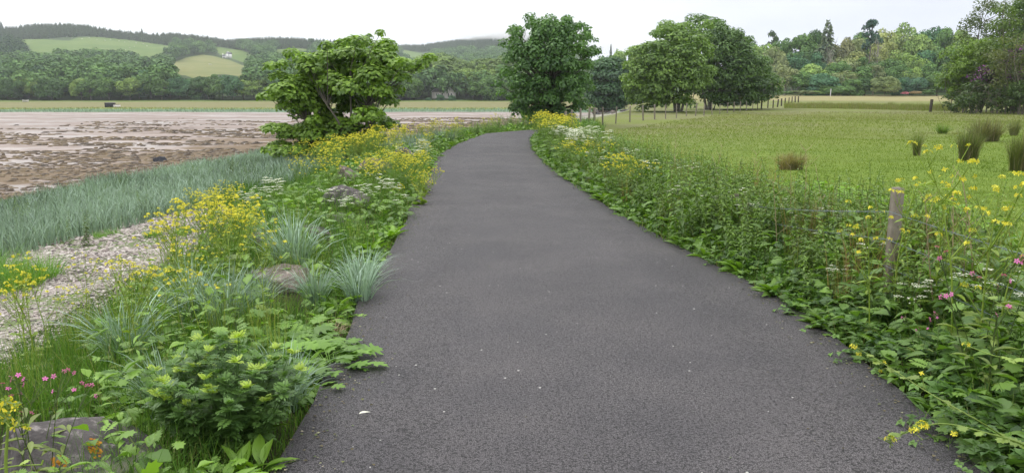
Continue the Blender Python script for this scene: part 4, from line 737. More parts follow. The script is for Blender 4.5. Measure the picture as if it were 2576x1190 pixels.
def bramble(seed, nc=9, ln=1.0, ll=.125):
    g = np.random.default_rng(seed); S = MB()
    for i in range(nc):
        a = g.uniform(0, 6.28); c_ = curve((0, 0, 0), (math.cos(a) * .6, math.sin(a) * .6, 1), ln * g.uniform(.6, 1.1), (math.cos(a) * .8, math.sin(a) * .8, -1.7), 9); tube(S, c_, .004, .002, 4, .3); n = 11; k = g.uniform(1, 7.99, n); p_ = c_[k.astype(int)] + (c_[k.astype(int) + 1] - c_[k.astype(int)]) * (k % 1)[:, None]; aa = g.uniform(0, 6.28, n)
        scat(S, TRIF, p_, basis(np.column_stack([np.cos(aa), np.sin(aa), g.uniform(-.1, .7, n)]), np.array([[0, 0, 1.]]) + g.normal(size=(n, 3)) * .3), ll * g.uniform(.7, 1.3, n), np.clip(g.normal(.35, .2, n), 0, 1))
        scat(S, TRIF, c_[-1:], basis((c_[-1] - c_[-2])[None], np.array([[0, 0, 1.]])), ll * .7, .9)
    return {'stem': S}
def dock(seed, n=9, ll=.30, stalk=True, h=.8):
    g = np.random.default_rng(seed); S = MB(); F = MB(); a = g.uniform(0, 6.28, n); el = g.uniform(.5, 2.0, n)
    for i in range(n):
        d = np.array([math.cos(a[i]), math.sin(a[i]), el[i]]); c_ = curve((0, 0, 0), d, ll * g.uniform(.25, .6), (0, 0, -.1), 3); tube(S, c_, .004, .003, 3, .6); scat(S, DOCK, c_[-1:], basis((c_[-1] - c_[-2])[None], np.array([[-d[0] * .5, -d[1] * .5, 1.]]) + g.normal(size=(1, 3)) * .2), ll * g.uniform(.8, 1.2), g.uniform(.1, .7))
    if stalk:
        st = curve((0, 0, 0), (g.normal() * .1, g.normal() * .1, 1), h, (g.normal() * .2, g.normal() * .2, .2), 7); tube(S, st, .006, .002, 4, .6); m = 60; k = g.uniform(3, 5.99, m); p_ = st[k.astype(int)] + (st[k.astype(int) + 1] - st[k.astype(int)]) * (k % 1)[:, None]; scat(S, DISC, p_ + g.normal(size=(m, 3)) * .012, basis(g.normal(size=(m, 3)), g.normal(size=(m, 3))), g.uniform(.004, .008, m), g.uniform(.4, 1, m)); nn = 6; k = g.integers(1, 5, nn); aa = g.uniform(0, 6.28, nn); scat(S, LANCE, st[k], basis(np.column_stack([np.cos(aa), np.sin(aa), 0 * aa + .5]), np.array([[0, 0, 1.]])), g.uniform(.1, .18, nn), .5)
    return {'stem': S}
def hogclump(seed, n=26, ll=.135, ph=.25, spread=1.0):
    g = np.random.default_rng(seed); S = MB()
    for i in range(n):
        a = i * 2.4 + g.normal() * .3; d = np.array([math.cos(a) * spread, math.sin(a) * spread, g.uniform(.4, 1.5)]); c_ = curve((0, 0, 0), d, ph * g.uniform(.6, 1.3), (d[0] * .4, d[1] * .4, -.5), 5); tube(S, c_, .005, .003, 4, .7); scat(S, HOG, c_[-1:], basis((c_[-1] - c_[-2])[None], np.array([[0, 0, 1.]]) + g.normal(size=(1, 3)) * .18), ll * g.uniform(.7, 1.15), g.uniform(.3, .9))
    return {'stem': S}
def ragwort(seed, n=84, h=.52, r=.27):
    g = np.random.default_rng(seed); S = MB(); Y_ = MB()
    for i in range(n):
        a = g.uniform(0, 6.28); q = math.sqrt(g.random()); d = np.array([math.cos(a) * q * .95, math.sin(a) * q * .95, 1.05]); hh = h * g.uniform(.8, 1.05) * (1 - .25 * q); c_ = curve((math.cos(a) * q * r * .45, math.sin(a) * q * r * .45, 0), d, hh, (0, 0, .4), 7); tube(S, c_, .004, .002, 3, .4); m = 24; k = g.uniform(1.0, 5.99, m); p_ = c_[k.astype(int)] + (c_[k.astype(int) + 1] - c_[k.astype(int)]) * (k % 1)[:, None]; aa = g.uniform(0, 6.28, m)
        scat(S, PINN2, p_, basis(np.column_stack([np.cos(aa), np.sin(aa), g.uniform(.0, .8, m)]), np.array([[0, 0, 1.]]) + g.normal(size=(m, 3)) * .3), g.uniform(.048, .078, m), np.clip(g.normal(.35, .15, m), 0, 1)); m = 9; aa = g.uniform(0, 6.28, m); T_ = Y_ if g.random() < .3 else S
        scat(T_, PINN2, c_[-1:].repeat(m, 0), basis(np.column_stack([np.cos(aa), np.sin(aa), g.uniform(.3, 1.6, m)]), np.array([[0, 0, 1.]]) + g.normal(size=(m, 3)) * .3), g.uniform(.03, .05, m), g.uniform(.4, .8, m))
    return {'stem': S, 'young_leaves': Y_}
def tuft(seed, n=70, h=.7, w_=.009, r=.10, lean=(.1, .9), seg=5, t=(.2, .9)):
    g = np.random.default_rng(seed); S = MB(); a = g.uniform(0, 6.28, n); q = r * np.sqrt(g.random(n)); b = np.column_stack([np.cos(a) * q, np.sin(a) * q, np.full(n, -.02)]); blades(S, b, h * g.uniform(.55, 1.1, n), a + g.normal(size=n) * .6, g.uniform(*lean, n), np.full(n, w_) * g.uniform(.7, 1.2, n), g.uniform(*t, n), seg, g); return {'stem': S}
def rush(seed, n=300, h=.8, r=.13, lean=.62):
    g = np.random.default_rng(seed); S = MB(); F = MB(); a = g.uniform(0, 6.28, n); q = r * np.sqrt(g.random(n)); b = np.column_stack([np.cos(a) * q, np.sin(a) * q, np.full(n, -.02)]); hh = h * (1.05 - .5 * g.random(n) ** 2.2); le = lean * g.uniform(.0, 1.35, n); blades(S, b, hh, a, le, np.full(n, .0095), g.uniform(0, .8, n), 3, g)
    m = n // 5; blades(F, b[:m] * [1.05, 1.05, 1], hh[:m] * g.uniform(.85, 1.15, m), a[:m] + .2, le[:m] * 1.1, np.full(m, .007), g.uniform(.1, .9, m), 3, g); return {'stem': S, 'dry_blades': F}
def campion(seed, h=.55):
    g = np.random.default_rng(seed); S = MB(); F = MB()
    for i in range(4):
        c_ = curve((g.normal() * .03, g.normal() * .03, 0), (g.normal() * .3, g.normal() * .3, 1), h * g.uniform(.7, 1.1), (g.normal() * .3, g.normal() * .3, .2), 7); tube(S, c_, .003, .0015, 3, .1)
        for j in range(3): e = c_[-1] + g.normal(size=3) * .03; tube(S, [c_[-2], e], .0015, .0015, 3, .1); d = rand_dir(g, 1, .4); scat(F, FL5, e[None], basis(np.cross(d, g.normal(size=(1, 3))), d), .011, g.uniform(.2, 1)); tube(S, [e, e - d[0] * .014], .003, .004, 4, .1)
        k = np.array([1, 1, 2, 2, 3, 3, 4]); a = g.uniform(0, 6.28, 7); scat(S, LANCE, c_[k], basis(np.column_stack([np.cos(a), np.sin(a), 0 * a + .6]), np.array([[0, 0, 1.]])), g.uniform(.06, .1, 7), g.uniform(.3, .8, 7))
    return {'stem': S, 'blossom': F}
MATS = {'stem': LEAF, 'blossom': YELLOW, 'young_leaves': LEAF, 'dry_blades': DRY}
LIB = {}
def lib(key, parts, mats=None):
    d = {}
    for k, mb in parts.items():
        me = mb.mesh(k); me.materials.append((mats or {}).get(k, MATS[k])); d[k] = me
    LIB[key] = d
def plant(name, key, x, y, label, group=None, cat='plant', s=1.0, color=(.06, .12, .02), z=None, rot=None, tilt=(0, 0), extra=None):
    d = LIB[key]; o = bpy.data.objects.new(name, d['stem']); col.objects.link(o); o.location = (x, y, float(gz(x, y)) - .01 if z is None else z); o.rotation_euler = (tilt[0], tilt[1], rng.uniform(0, 6.28) if rot is None else rot); o.scale = (s, s, s) if np.isscalar(s) else s; tag(o, label, cat, group, 'thing', color)
    for k, me in d.items():
        if k != 'stem':
            c = bpy.data.objects.new(k, me); col.objects.link(c); c.parent = o
            if k == 'young_leaves': c.color = (.16, .24, .05, 1)
    return o
for i in range(4): lib(f'mustard{i}', mustard(200 + i, .85, 10 + i, 8, .0105))
for i in range(4): lib(f'mustardfull{i}', mustard(210 + i, .95, 17, 7, .0105, 16, .55))
for i in range(3): lib(f'mustardthin{i}', mustard(220 + i, 1.05, 9, 5, .011, 6))
for i in range(4): lib(f'parsley{i}', umbel(230 + i, .8, 8, .045), {'blossom': WHITE})
for i in range(2): lib(f'parsleyfull{i}', umbel(240 + i, .95, 17, .055, leaves=16), {'blossom': WHITE})
for i in range(5): lib(f'nettle{i}', nettle(250 + i, .85, 5))
for i in range(5): lib(f'bramble{i}', bramble(260 + i))
for i in range(4): lib(f'dock{i}', dock(270 + i, 9 + i, .28, i % 2 == 0))
for i in range(4): lib(f'hog{i}', hogclump(280 + i))
lib('ragwort', ragwort(290))
for i in range(4): lib(f'lyme{i}', tuft(300 + i, 64, .85, .0165, .13, (.1, 1.2)), {'stem': GLAUC})
for i in range(3): lib(f'tussock{i}', tuft(310 + i, 220, .45, .006, .20, (.2, 1.1), 4))
for i in range(3): lib(f'rush{i}', rush(320 + i))
for i in range(2): lib(f'campion{i}', campion(330 + i), {'blossom': PINK})
lib('sorrel', tuft(340, 34, .95, .004, .13, (.0, .35), 3))
M_ST = (.095, .150, .030); M_DK = (.060, .115, .022); NET = (.058, .104, .030); BRM = (.040, .088, .024); DOC = (.062, .125, .022); HOGC = (.050, .108, .020); PAR = (.066, .130, .026); LYM = (.140, .200, .155)
def deadstem(seed):
    g = np.random.default_rng(seed); S = MB(); st = curve((0, 0, 0), (g.normal() * .2, g.normal() * .2, 1), 1.0, (g.normal() * .5, g.normal() * .5, 0), 8); tube(S, st, .005, .002, 4, .5)
    for i in range(7): k = g.integers(3, 8); a = g.uniform(0, 6.28); tube(S, curve(st[k], (math.cos(a), math.sin(a), .8), g.uniform(.06, .2), (0, 0, .3), 4), .0025, .0012, 3, .7)
    return {'stem': S}
for i in range(2): lib(f'deadstem{i}', deadstem(350 + i), {'stem': DRY})
def ri(n): return int(rng.integers(n))
def scatter_rows(n, y0, y1, f): return [f(y) for y in np.exp(rng.uniform(math.log(y0), math.log(y1), n))]
BOULD = [(700, 745, 185, 90, -.1, 503, 1, 'brown lichened boulder among lyme grass beside the near path'), (787, 597, 80, 44, -.05, 504, 0, 'low grey boulder behind the big lyme grass tuft'), (690, 565, 46, 46, -.2, 505, 2, 'small black rock left of the middle boulders'), (662, 605, 60, 34, -.25, 506, 1, 'pinkish rock half hidden behind the lyme grass tuft'), (640, 640, 70, 40, -.3, 512, 1, 'brown rock behind the dense yellow mustard'), (862, 528, 140, 95, .0, 507, 0, 'large grey middle boulder sprinkled with white flowers'), (850, 558, 80, 34, -.05, 508, 0, 'flat rock at the foot of the middle boulder'), (872, 455, 66, 70, .0, 509, 1, 'brown boulder with rusty top left of the roadside mustard'), (940, 435, 90, 56, .05, 510, 1, 'brown boulder hidden behind the roadside mustard'), (1012, 400, 70, 52, .05, 511, 0, 'furthest grey boulder of the line along the bank')]
BPOS = []
for q in BOULD: p_ = P(q[0], q[1] + q[3] * .35, z=q[4] - .05); BPOS.append((p_[0], p_[1], q[2] * p_[1] / FOC * .52))
BPOS = np.array(BPOS)
def clear(x, y, back=0.35):
    x = np.asarray(x, float)[..., None]; y = np.asarray(y, float)[..., None]; sx = BPOS[:, 0] * y / BPOS[:, 1]
    return ~((np.abs(x - sx) < BPOS[:, 2] * .75) & (y > BPOS[:, 1] - back - .03 * BPOS[:, 1]) & (y < BPOS[:, 1] + BPOS[:, 2] * .7)).any(-1)
# ---- right verge
def verge(n, y0, y1, s0, s1, fn, pw=1.0):
    for y in np.exp(rng.uniform(math.log(y0), math.log(y1), n)):
        s = s0 + (s1 - s0) * rng.random() ** pw; fn(float(xR(y)) + s, float(y), s)
def rise(s): return float(np.clip(.46 + .56 * s / .9, .46, 1.0))
verge(78, 2.7, 7.8, .36, 1.45, lambda x, y, s: plant('bramble', f'bramble{ri(5)}', x, y, 'dark leafy bramble arching in the thicket at the right edge of the near path', 'brambles on the right verge', s=(.74 * rise(s) + .14, .74 * rise(s) + .14, .60 * rise(s) + .20), color=tuple(np.array(BRM) * rng.uniform(.85, 1.35))))
verge(30, 7.0, 16, .4, 1.3, lambda x, y, s: plant('bramble', f'bramble{ri(5)}', x, y, 'bramble mixed among the nettles further along the right verge', 'brambles among the nettles', s=.75 * rise(s), color=tuple(np.array(BRM) * rng.uniform(.9, 1.4))))
verge(200, 5.8, 24, .18, 1.6, lambda x, y, s: plant('nettle', f'nettle{ri(5)}', x, y, 'green nettle in the tall growth between the right path edge and the fence', 'nettles on the right verge', s=rise(s) * rng.uniform(.9, 1.22), color=tuple(np.array(NET) * rng.uniform(.85, 1.4))), .8)
verge(34, 5.0, 9, .6, 1.5, lambda x, y, s: plant('nettle', f'nettle{ri(5)}', x, y, 'nettle standing by the near wire fence behind the brambles', 'nettles by the near fence', s=rise(s) * rng.uniform(.75, 1.0), color=tuple(np.array(NET) * rng.uniform(.9, 1.5))))
verge(70, 4.5, 26, .05, .7, lambda x, y, s: plant('dock_plant', f'dock{2 * ri(2) + 1}', x, y, 'broad leaved dock spilling over the right edge of the asphalt', 'docks at the right path edge', s=rng.uniform(.35, .6), color=tuple(np.array(DOC) * rng.uniform(.8, 1.3))))
verge(34, 8, 28, .3, 1.6, lambda x, y, s: plant('dock_plant', f'dock{2 * ri(2)}', x, y, 'dock with an upright green seed stalk in the right verge', 'seeding docks in the right verge', s=rise(s) * .98, color=tuple(np.array(DOC) * rng.uniform(.8, 1.2))))
verge(26, 3.2, 20, .05, .5, lambda x, y, s: plant('hogweed', f'hog{ri(4)}', x, y, 'low lobed leaf hogweed at the foot of the right verge', 'hogweeds at the foot of the right verge', s=rng.uniform(.45, .75), color=tuple(np.array(HOGC) * rng.uniform(.6, 1.0))))
verge(24, 4.2, 9.5, .35, 1.3, lambda x, y, s: plant('cow_parsley', f'parsley{ri(4)}', x, y, 'white flat flowered cow parsley among the nettles near the fence post', 'cow parsley near the fence post', 'wildflower', rise(s) * rng.uniform(.68, .85), PAR))
verge(14, 9.5, 17, .5, 1.6, lambda x, y, s: plant('cow_parsley', f'parsley{ri(4)}', x, y, 'scattered white cow parsley halfway along the right verge', 'cow parsley halfway along the right verge', 'wildflower', rise(s) * rng.uniform(.8, 1.0), PAR))
verge(30, 17.5, 27, .4, 1.7, lambda x, y, s: plant('cow_parsley', f'parsleyfull{ri(2)}', x, y, 'cow parsley in the dense white patch on the right before the bend', 'cow parsley in the white patch before the bend', 'wildflower', rng.uniform(.8, 1.05), PAR))
verge(34, 22.5, 29, .15, 1.3, lambda x, y, s: plant('mustard', f'mustardfull{ri(4)}', x, y, 'tall yellow mustard in the bright clump on the right where the path bends', 'mustard in the clump at the bend', 'wildflower', rng.uniform(.95, 1.3), M_DK))
verge(16, 15.5, 20, .1, 1.0, lambda x, y, s: plant('mustard', f'mustardfull{ri(4)}', x, y, 'yellow mustard in front of the white patch of cow parsley on the right', 'mustard before the white patch', 'wildflower', rng.uniform(.65, .9), M_DK))
verge(9, 11.5, 13.5, .25, .7, lambda x, y, s: plant('mustard', f'mustard{ri(4)}', x, y, 'yellow mustard in the small group halfway along the right path edge', 'mustard halfway along the right edge', 'wildflower', rng.uniform(.7, .9), M_DK))
verge(120, 5, 24, .3, 1.9, lambda x, y, s: plant('seeding_grass', 'sorrel', x, y, 'thin seeding grass stems above the nettles on the right', 'seeding grasses on the right verge', 'grass', rise(s) * rng.uniform(.85, 1.2), (.095, .115, .045) if rng.random() < .65 else (.15, .11, .07)))
verge(16, 4.5, 14, .5, 1.5, lambda x, y, s: plant('dead_stem', f'deadstem{ri(2)}', x, y, 'dry brown dead stem standing in the right verge', 'dead stems in the right verge', 'plant', rise(s) * rng.uniform(.9, 1.15), (.2, .16, .1)))
for (u, v, d, s, lb) in [(2440, 400, 4.6, 1.12, 'tall spindly mustard with few yellow flowers right of the fence post'), (2385, 480, 4.9, .95, 'spindly mustard just right of the fence post'), (2280, 480, 5.2, .98, 'single mustard stem in front of the fence post'), (2520, 470, 4.3, 1.05, 'mustard nearest the right picture border above the fence wires'), (2555, 560, 4.0, .9, 'fuller yellow mustard low on the right picture border'), (2215, 560, 4.9, .8, 'short mustard left of the fence post')]:
    p_ = P(u, v, d=d); zg = float(gz(p_[0], d)); plant('mustard', f'mustardthin{ri(3)}', p_[0], d, lb, None, 'wildflower', (p_[2] - zg) / 1.0, M_ST)
for (u, v, d) in [(2520, 660, 3.9), (2545, 712, 3.7), (2335, 795, 4.2)]:
    p_ = P(u, v, d=d); zg = float(gz(p_[0], d)); plant('red_campion', f'campion{ri(2)}', p_[0], d, {2520: 'pink campion under the yellow mustard on the right border', 2545: 'lower pink campion on the right border', 2335: 'small pink campion deep in the right brambles'}[u], None, 'wildflower', (p_[2] - zg) / .55, (.07, .11, .03))
def docks_beyond(n, y0, y1):
    for y in np.exp(rng.uniform(math.log(y0), math.log(y1), n)):
        s = rng.uniform(1.7, 3.4 + .12 * y); x = float(xR(y)) + s; plant('dock_plant', f'dock{2 * ri(2) + 1}', x, y, 'bright green leafy dock on the field side of the near fence', 'docks on the field side of the fence', s=rng.uniform(.6, .95), color=tuple(np.array((.085, .175, .020)) * rng.uniform(.85, 1.2)))
docks_beyond(90, 4.5, 13)
# stems that lean out over the asphalt at the lower right
def leaner(name, pts, clusters, label, color, leaves, seed, parent_z=None, thick=.0042):
    g = np.random.default_rng(seed); S = MB(); F = MB(); w_ = np.array(pts, float); n = 24; t = np.linspace(0, len(w_) - 1, n); st = np.column_stack([np.interp(t, np.arange(len(w_)), w_[:, i]) for i in range(3)]); k = np.array([.25, .5, .25])
    for _ in range(3): st[1:-1] = (st[:-2] + 2 * st[1:-1] + st[2:]) / 4
    tube(S, st, thick, thick * .45, 5, .8)
    for c_, m, r in clusters:
        c_ = np.array(c_); b = st[np.argmin(np.linalg.norm(st - c_, axis=1))]; tube(S, curve(b, c_ - b + [0, 0, .01], np.linalg.norm(c_ - b) + .004, (0, 0, .2), 4), .0025, .0015, 3, .8); flower_tip(F, g, c_, r, m, .0105); flower_tip(S, g, c_ + [0, 0, .006], r * .75, m, .008)
        for q in range(m): e = c_ + g.normal(size=3) * r * .8; tube(S, [c_ - [0, 0, r * .5], e], .0012, .0016, 3, .85)
    m = max(leaves, 1); i = g.integers(2, n - 2, m); a = g.uniform(0, 6.28, m); scat(S, LOBED, st[i], basis(np.column_stack([np.cos(a), np.sin(a), g.uniform(-.2, .8, m)]), np.array([[0, 0, 1.]]) + g.normal(size=(m, 3)) * .3), g.uniform(.025, .065, m) * (1 if leaves else .3), g.uniform(.5, 1, m))
    o = empty(name, st[0]);
    for nm, mb, mt in (('stem', S, LEAF), ('blossom', F, YELLOW)):
        if mb.n: mb.V = [v - np.array(st[0], np.float32) for v in mb.V]; q = mb.build(nm, mt, o); q.color = (*color, 1)
    tag(o, label, 'wildflower'); return o
def pz(u, v, z): return P(u, v, z=z)
leaner('mustard', [pz(2590, 1150, .02), pz(2500, 1080, .20), pz(2440, 1046, .27), pz(2330, 985, .30), pz(2230, 918, .27), pz(2155, 874, .22)], [(pz(2148, 872, .24), 12, .022), (pz(2160, 890, .22), 5, .012), (pz(2222, 912, .31), 3, .01), (pz(2215, 935, .24), 2, .008), (pz(2318, 940, .36), 2, .008)], 'long mustard stem leaning low over the asphalt with yellow tip at the lower right', (.075, .12, .032), 14, 401)
leaner('mustard', [pz(2640, 1150, .02), pz(2560, 1110, .24), pz(2480, 1088, .30), pz(2400, 1066, .30), pz(2345, 1064, .30), pz(2290, 1085, .28), pz(2240, 1100, .27)], [(pz(2320, 1072, .33), 16, .026), (pz(2300, 1082, .32), 8, .018), (pz(2240, 1108, .28), 12, .022), (pz(2400, 1090, .26), 3, .010)], 'mustard with two yellow heads reaching over the asphalt at the lower right corner', (.075, .125, .032), 16, 402)
leaner('mustard', [pz(2640, 930, .1), pz(2560, 905, .42), pz(2500, 895, .46), pz(2440, 872, .47)], [(pz(2430, 868, .48), 9, .018)], 'short mustard sprig with one yellow head in front of the brambles on the right', (.075, .125, .032), 5, 403)
leaner('mustard', [pz(2640, 840, .1), pz(2560, 790, .55), pz(2480, 745, .62), pz(2430, 720, .64)], [(pz(2425, 718, .65), 9, .018), (pz(2460, 725, .66), 6, .014)], 'mustard stem slanting up out of the right border above the brambles', (.075, .125, .032), 7, 404)
for (u, v, z, s) in [(2480, 1075, .12, .8), (2560, 1120, .1, .9), (2420, 1115, .05, .5), (2560, 1010, .18, .85), (2540, 1180, .05, .7)]:
    p_ = pz(u, v, z); plant('hogweed', f'hog{ri(4)}', p_[0] + .05, p_[1], 'big lobed leaves of a low plant in the lower right corner', 'lobed leaf plants in the lower right corner', s=s * .55, color=(.066, .135, .032))
# ---- left verge and bank
def left(n, y0, y1, s0, s1, fn, pw=1.0):
    for y in np.exp(rng.uniform(math.log(y0), math.log(y1), n)):
        s = s0 + (s1 - s0) * rng.random() ** pw
        if (y > 3.5 or s < .5) and clear(float(xB(y)) - s, y): fn(float(xB(y)) - s, float(y), s)
def patch(n, boxes, fn):
    """stands inside quadrilaterals measured in the picture, on the ground"""
    for i in range(n):
        u0, u1, v0, v1 = boxes[i % len(boxes)]; u, v = rng.uniform(u0, u1), rng.uniform(v0, v1); p_ = P(u, v, z=-.15)
        for _ in range(3): p_ = P(u, v, z=float(gz(p_[0], p_[1])))
        if clear(p_[0], p_[1]) or rng.random() < .12: fn(p_[0], p_[1])
patch(60, [(745, 860, 410, 520), (760, 960, 395, 450), (860, 980, 385, 420)], lambda x, y: plant('mustard', f'mustardfull{ri(4)}', x, y, 'yellow mustard in the big flowering drift below the sycamore', 'mustard below the sycamore', 'wildflower', rng.uniform(.8, 1.15), M_DK))
patch(34, [(900, 1060, 470, 530), (960, 1070, 440, 500)], lambda x, y: plant('mustard', f'mustardfull{ri(4)}', x, y, 'yellow mustard round the boulders close to the left path edge', 'mustard round the boulders', 'wildflower', rng.uniform(.6, .8), M_DK))
patch(9, [(1040, 1075, 490, 530)], lambda x, y: plant('mustard', f'mustard{ri(4)}', x, y, 'yellow mustard hanging over the left edge of the path', 'mustard hanging over the left path edge', 'wildflower', rng.uniform(.5, .7), M_ST, tilt=(.3, .5)))
patch(13, [(490, 610, 545, 610), (500, 590, 560, 600)], lambda x, y: plant('mustard', f'mustardfull{ri(4)}', x, y, 'bushy mustard standing at the head of the shingle', 'mustard at the head of the shingle', 'wildflower', rng.uniform(.6, .8), M_DK))
patch(11, [(400, 500, 710, 800), (480, 640, 690, 780)], lambda x, y: plant('mustard', f'mustard{ri(4)}', x, y, 'yellow mustard flowering in front of the shingle', 'mustard in front of the shingle', 'wildflower', rng.uniform(.8, 1.05), M_ST))
patch(12, [(530, 640, 640, 720)], lambda x, y: plant('mustard', f'mustardfull{ri(4)}', x, y, 'dense yellow mustard between the shingle and the lyme grass tuft', 'mustard between shingle and lyme grass', 'wildflower', rng.uniform(.6, .8), M_DK))
patch(4, [(20, 180, 880, 960)], lambda x, y: plant('mustard', f'mustardthin{ri(3)}', x, y, 'spindly mustard over the near shingle on the left', 'spindly mustard over the near shingle', 'wildflower', rng.uniform(.55, .8), M_ST))
patch(5, [(280, 520, 890, 1000)], lambda x, y: plant('mustard', f'mustardthin{ri(3)}', x, y, 'green budding mustard stem above the ragwort bush', 'budding mustard above the ragwort bush', 'wildflower', rng.uniform(.6, .85), M_ST))
patch(11, [(600, 700, 520, 590), (650, 760, 500, 560)], lambda x, y: plant('cow_parsley', f'parsley{ri(4)}', x, y, 'white cow parsley in the hollow left of the boulders', 'cow parsley left of the boulders', 'wildflower', rng.uniform(.7, .95), PAR))
patch(15, [(800, 940, 530, 580), (900, 1040, 520, 570)], lambda x, y: plant('cow_parsley', f'parsley{ri(4)}', x, y, 'white cow parsley in front of the middle boulder', 'cow parsley before the middle boulder', 'wildflower', rng.uniform(.55, .75), PAR))
patch(14, [(990, 1080, 395, 440)], lambda x, y: plant('cow_parsley', f'parsleyfull{ri(2)}', x, y, 'white cow parsley by the furthest grey boulder', 'cow parsley by the furthest boulder', 'wildflower', rng.uniform(.5, .65), PAR))
left(70, 19, 42, .25, 2.6, lambda x, y, s: plant('mustard', f'mustard{ri(4)}', x, y, 'yellowish mustard on the bank between the sycamore and the bend', 'mustard on the bank before the bend', 'wildflower', rng.uniform(.6, .9) * (1 + .3 * (s > 1)), (.105, .150, .035)), .8)
left(26, 40, 52, .1, 3.5, lambda x, y, s: plant('nettle', f'nettle{ri(5)}', x, y, 'green nettle on the outer side of the bend', 'nettles on the outer side of the bend', s=rng.uniform(.9, 1.3), color=(.06, .125, .024)))
left(40, 28, 44, .1, 2.5, lambda x, y, s: plant('nettle', f'nettle{ri(5)}', x, y, 'green nettle on the bank before the bend', 'nettles on the bank before the bend', s=rng.uniform(.6, .95), color=(.07, .13, .03)))
for (u, v, s, lb) in [(735, 700, 1.05, 'big blue green lyme grass tuft arching beside the low boulder'), (800, 790, .55, 'lyme grass tuft in front of the lichened boulder'), (640, 800, .6, 'lyme grass tuft left of the lichened boulder'), (890, 790, .7, 'upright lyme grass tuft close to the left path edge'), (560, 850, .75, 'lyme grass tuft over the ragwort bush'), (920, 740, .55, 'small pale lyme grass tuft at the path edge'), (470, 830, .7, 'thin lyme grass tuft left of the ragwort bush'), (330, 930, .7, 'lyme grass tuft with long blades over the near boulder'), (720, 1060, .5, 'lyme grass tuft between the ragwort bush and the asphalt'), (420, 1080, .62, 'lyme grass rooted beside the near boulder')]:
    for j in range(3):
        p_ = P(u + rng.uniform(-22, 22), v + rng.uniform(-10, 10), z=-.12); plant('lyme_grass', f'lyme{ri(4)}', p_[0], p_[1], lb, lb.replace('tuft ', 'tufts ')[:60], 'grass', s * rng.uniform(.8, 1.15), (.185, .265, .205))
left(12, 22, 31, .5, 1.6, lambda x, y, s: plant('lyme_grass', f'lyme{ri(4)}', x, y, 'bluish lyme grass tuft beside the far part of the path', 'lyme grass beside the far path', 'grass', rng.uniform(.9, 1.15), LYM))
for (u, v, s, lb) in [(870, 925, 1.0, 'large lobed hogweed overhanging the left edge of the asphalt'), (790, 880, .95, 'hogweed leaves behind the overhanging one'), (720, 900, .9, 'hogweed between the ragwort bush and the overhanging leaves'), (830, 990, .7, 'low hogweed right of the ragwort bush'), (640, 860, .8, 'hogweed behind the ragwort bush'), (400, 1110, .45, 'hogweed with dark lobed leaves lying against the near boulder'), (330, 1010, .85, 'hogweed on a purple stem left of the ragwort bush'), (420, 1010, .7, 'pale hogweed leaves touching the ragwort bush'), (935, 745, .42, 'small leaf rosette lying on the asphalt edge'), (960, 690, .45, 'low lobed weed at the left path edge'), (900, 800, .5, 'lobed weed by the straw at the path edge'), (985, 640, .45, 'lobed weed at the path edge below the boulders'), (1010, 575, .45, 'lobed weed at the path edge beside the middle boulder')]:
    p_ = P(u, v, z=.02); n_ = 3 if u in (870, 790, 720) else 1
    for j in range(n_): plant('hogweed', f'hog{ri(4)}', p_[0] - .16 + rng.uniform(-.1, .1) * (n_ > 1), p_[1] + .05 + rng.uniform(-.12, .12) * (n_ > 1), lb, lb if n_ > 1 else None, s=s * .85, color=tuple(np.array(HOGC) * rng.uniform(.85, 1.15)))
p_ = P(565, 1150, z=-.05); RAG = (p_[0], p_[1] + .12); plant('ragwort', 'ragwort', p_[0], p_[1] + .12, 'dense dark green feathery ragwort bush with yellow green tips beside the asphalt', None, 'bush', 1.05, (.050, .105, .032))
p_ = P(430, 1090, z=-.05); plant('ragwort', 'ragwort', p_[0], p_[1] + .25, 'smaller feathery plant behind the near boulder', None, 'bush', .62, (.055, .11, .03))
left(60, 2.6, 24, .05, .45, lambda x, y, s: plant('dock_plant', f'dock{2 * ri(2) + 1}', x, y, 'leafy weed at the left edge of the path', 'leafy weeds at the left path edge', s=rng.uniform(.25, .5), color=(.085, .17, .022)))
for (u, v, d, s) in [(20, 935, 2.9, 1.0), (80, 990, 2.8, .9)]:
    p_ = P(u, v, d=d); zg = float(gz(p_[0], d)); plant('red_campion', f'campion{ri(2)}', p_[0], d, 'pink campion in the lower left corner behind the boulder', 'pink campions in the lower left corner', 'wildflower', (p_[2] - zg) / .55, (.075, .11, .035))
def dn_(u, v, d): return P(u, v, d=d)
b0 = dn_(12, 1185, 1.20); leaner('mustard', [(b0[0] - .02, b0[1] - .05, -.05), (b0[0], b0[1], b0[2] * .5), b0, dn_(18, 1100, 1.2), dn_(22, 1030, 1.2)], [(dn_(12, 1022, 1.2), 5, .014), (dn_(45, 1030, 1.2), 3, .010), (dn_(14, 1055, 1.18), 3, .010), (dn_(43, 1072, 1.2), 1, .004), (dn_(62, 1085, 1.2), 2, .008)], 'yellow mustard closest to the viewer in the lower left corner', (.09, .14, .04), 0, 405, thick=.004)
b0 = dn_(-30, 1185, 1.35); leaner('mustard', [(b0[0] - .1, b0[1], -.05), (b0[0] - .05, b0[1], b0[2] * .6), b0, dn_(40, 1170, 1.4), dn_(105, 1168, 1.42)], [(dn_(112, 1165, 1.42), 0, .016)], 'curved green seed head hanging before the near boulder', (.10, .16, .04), 0, 406, thick=.0025)
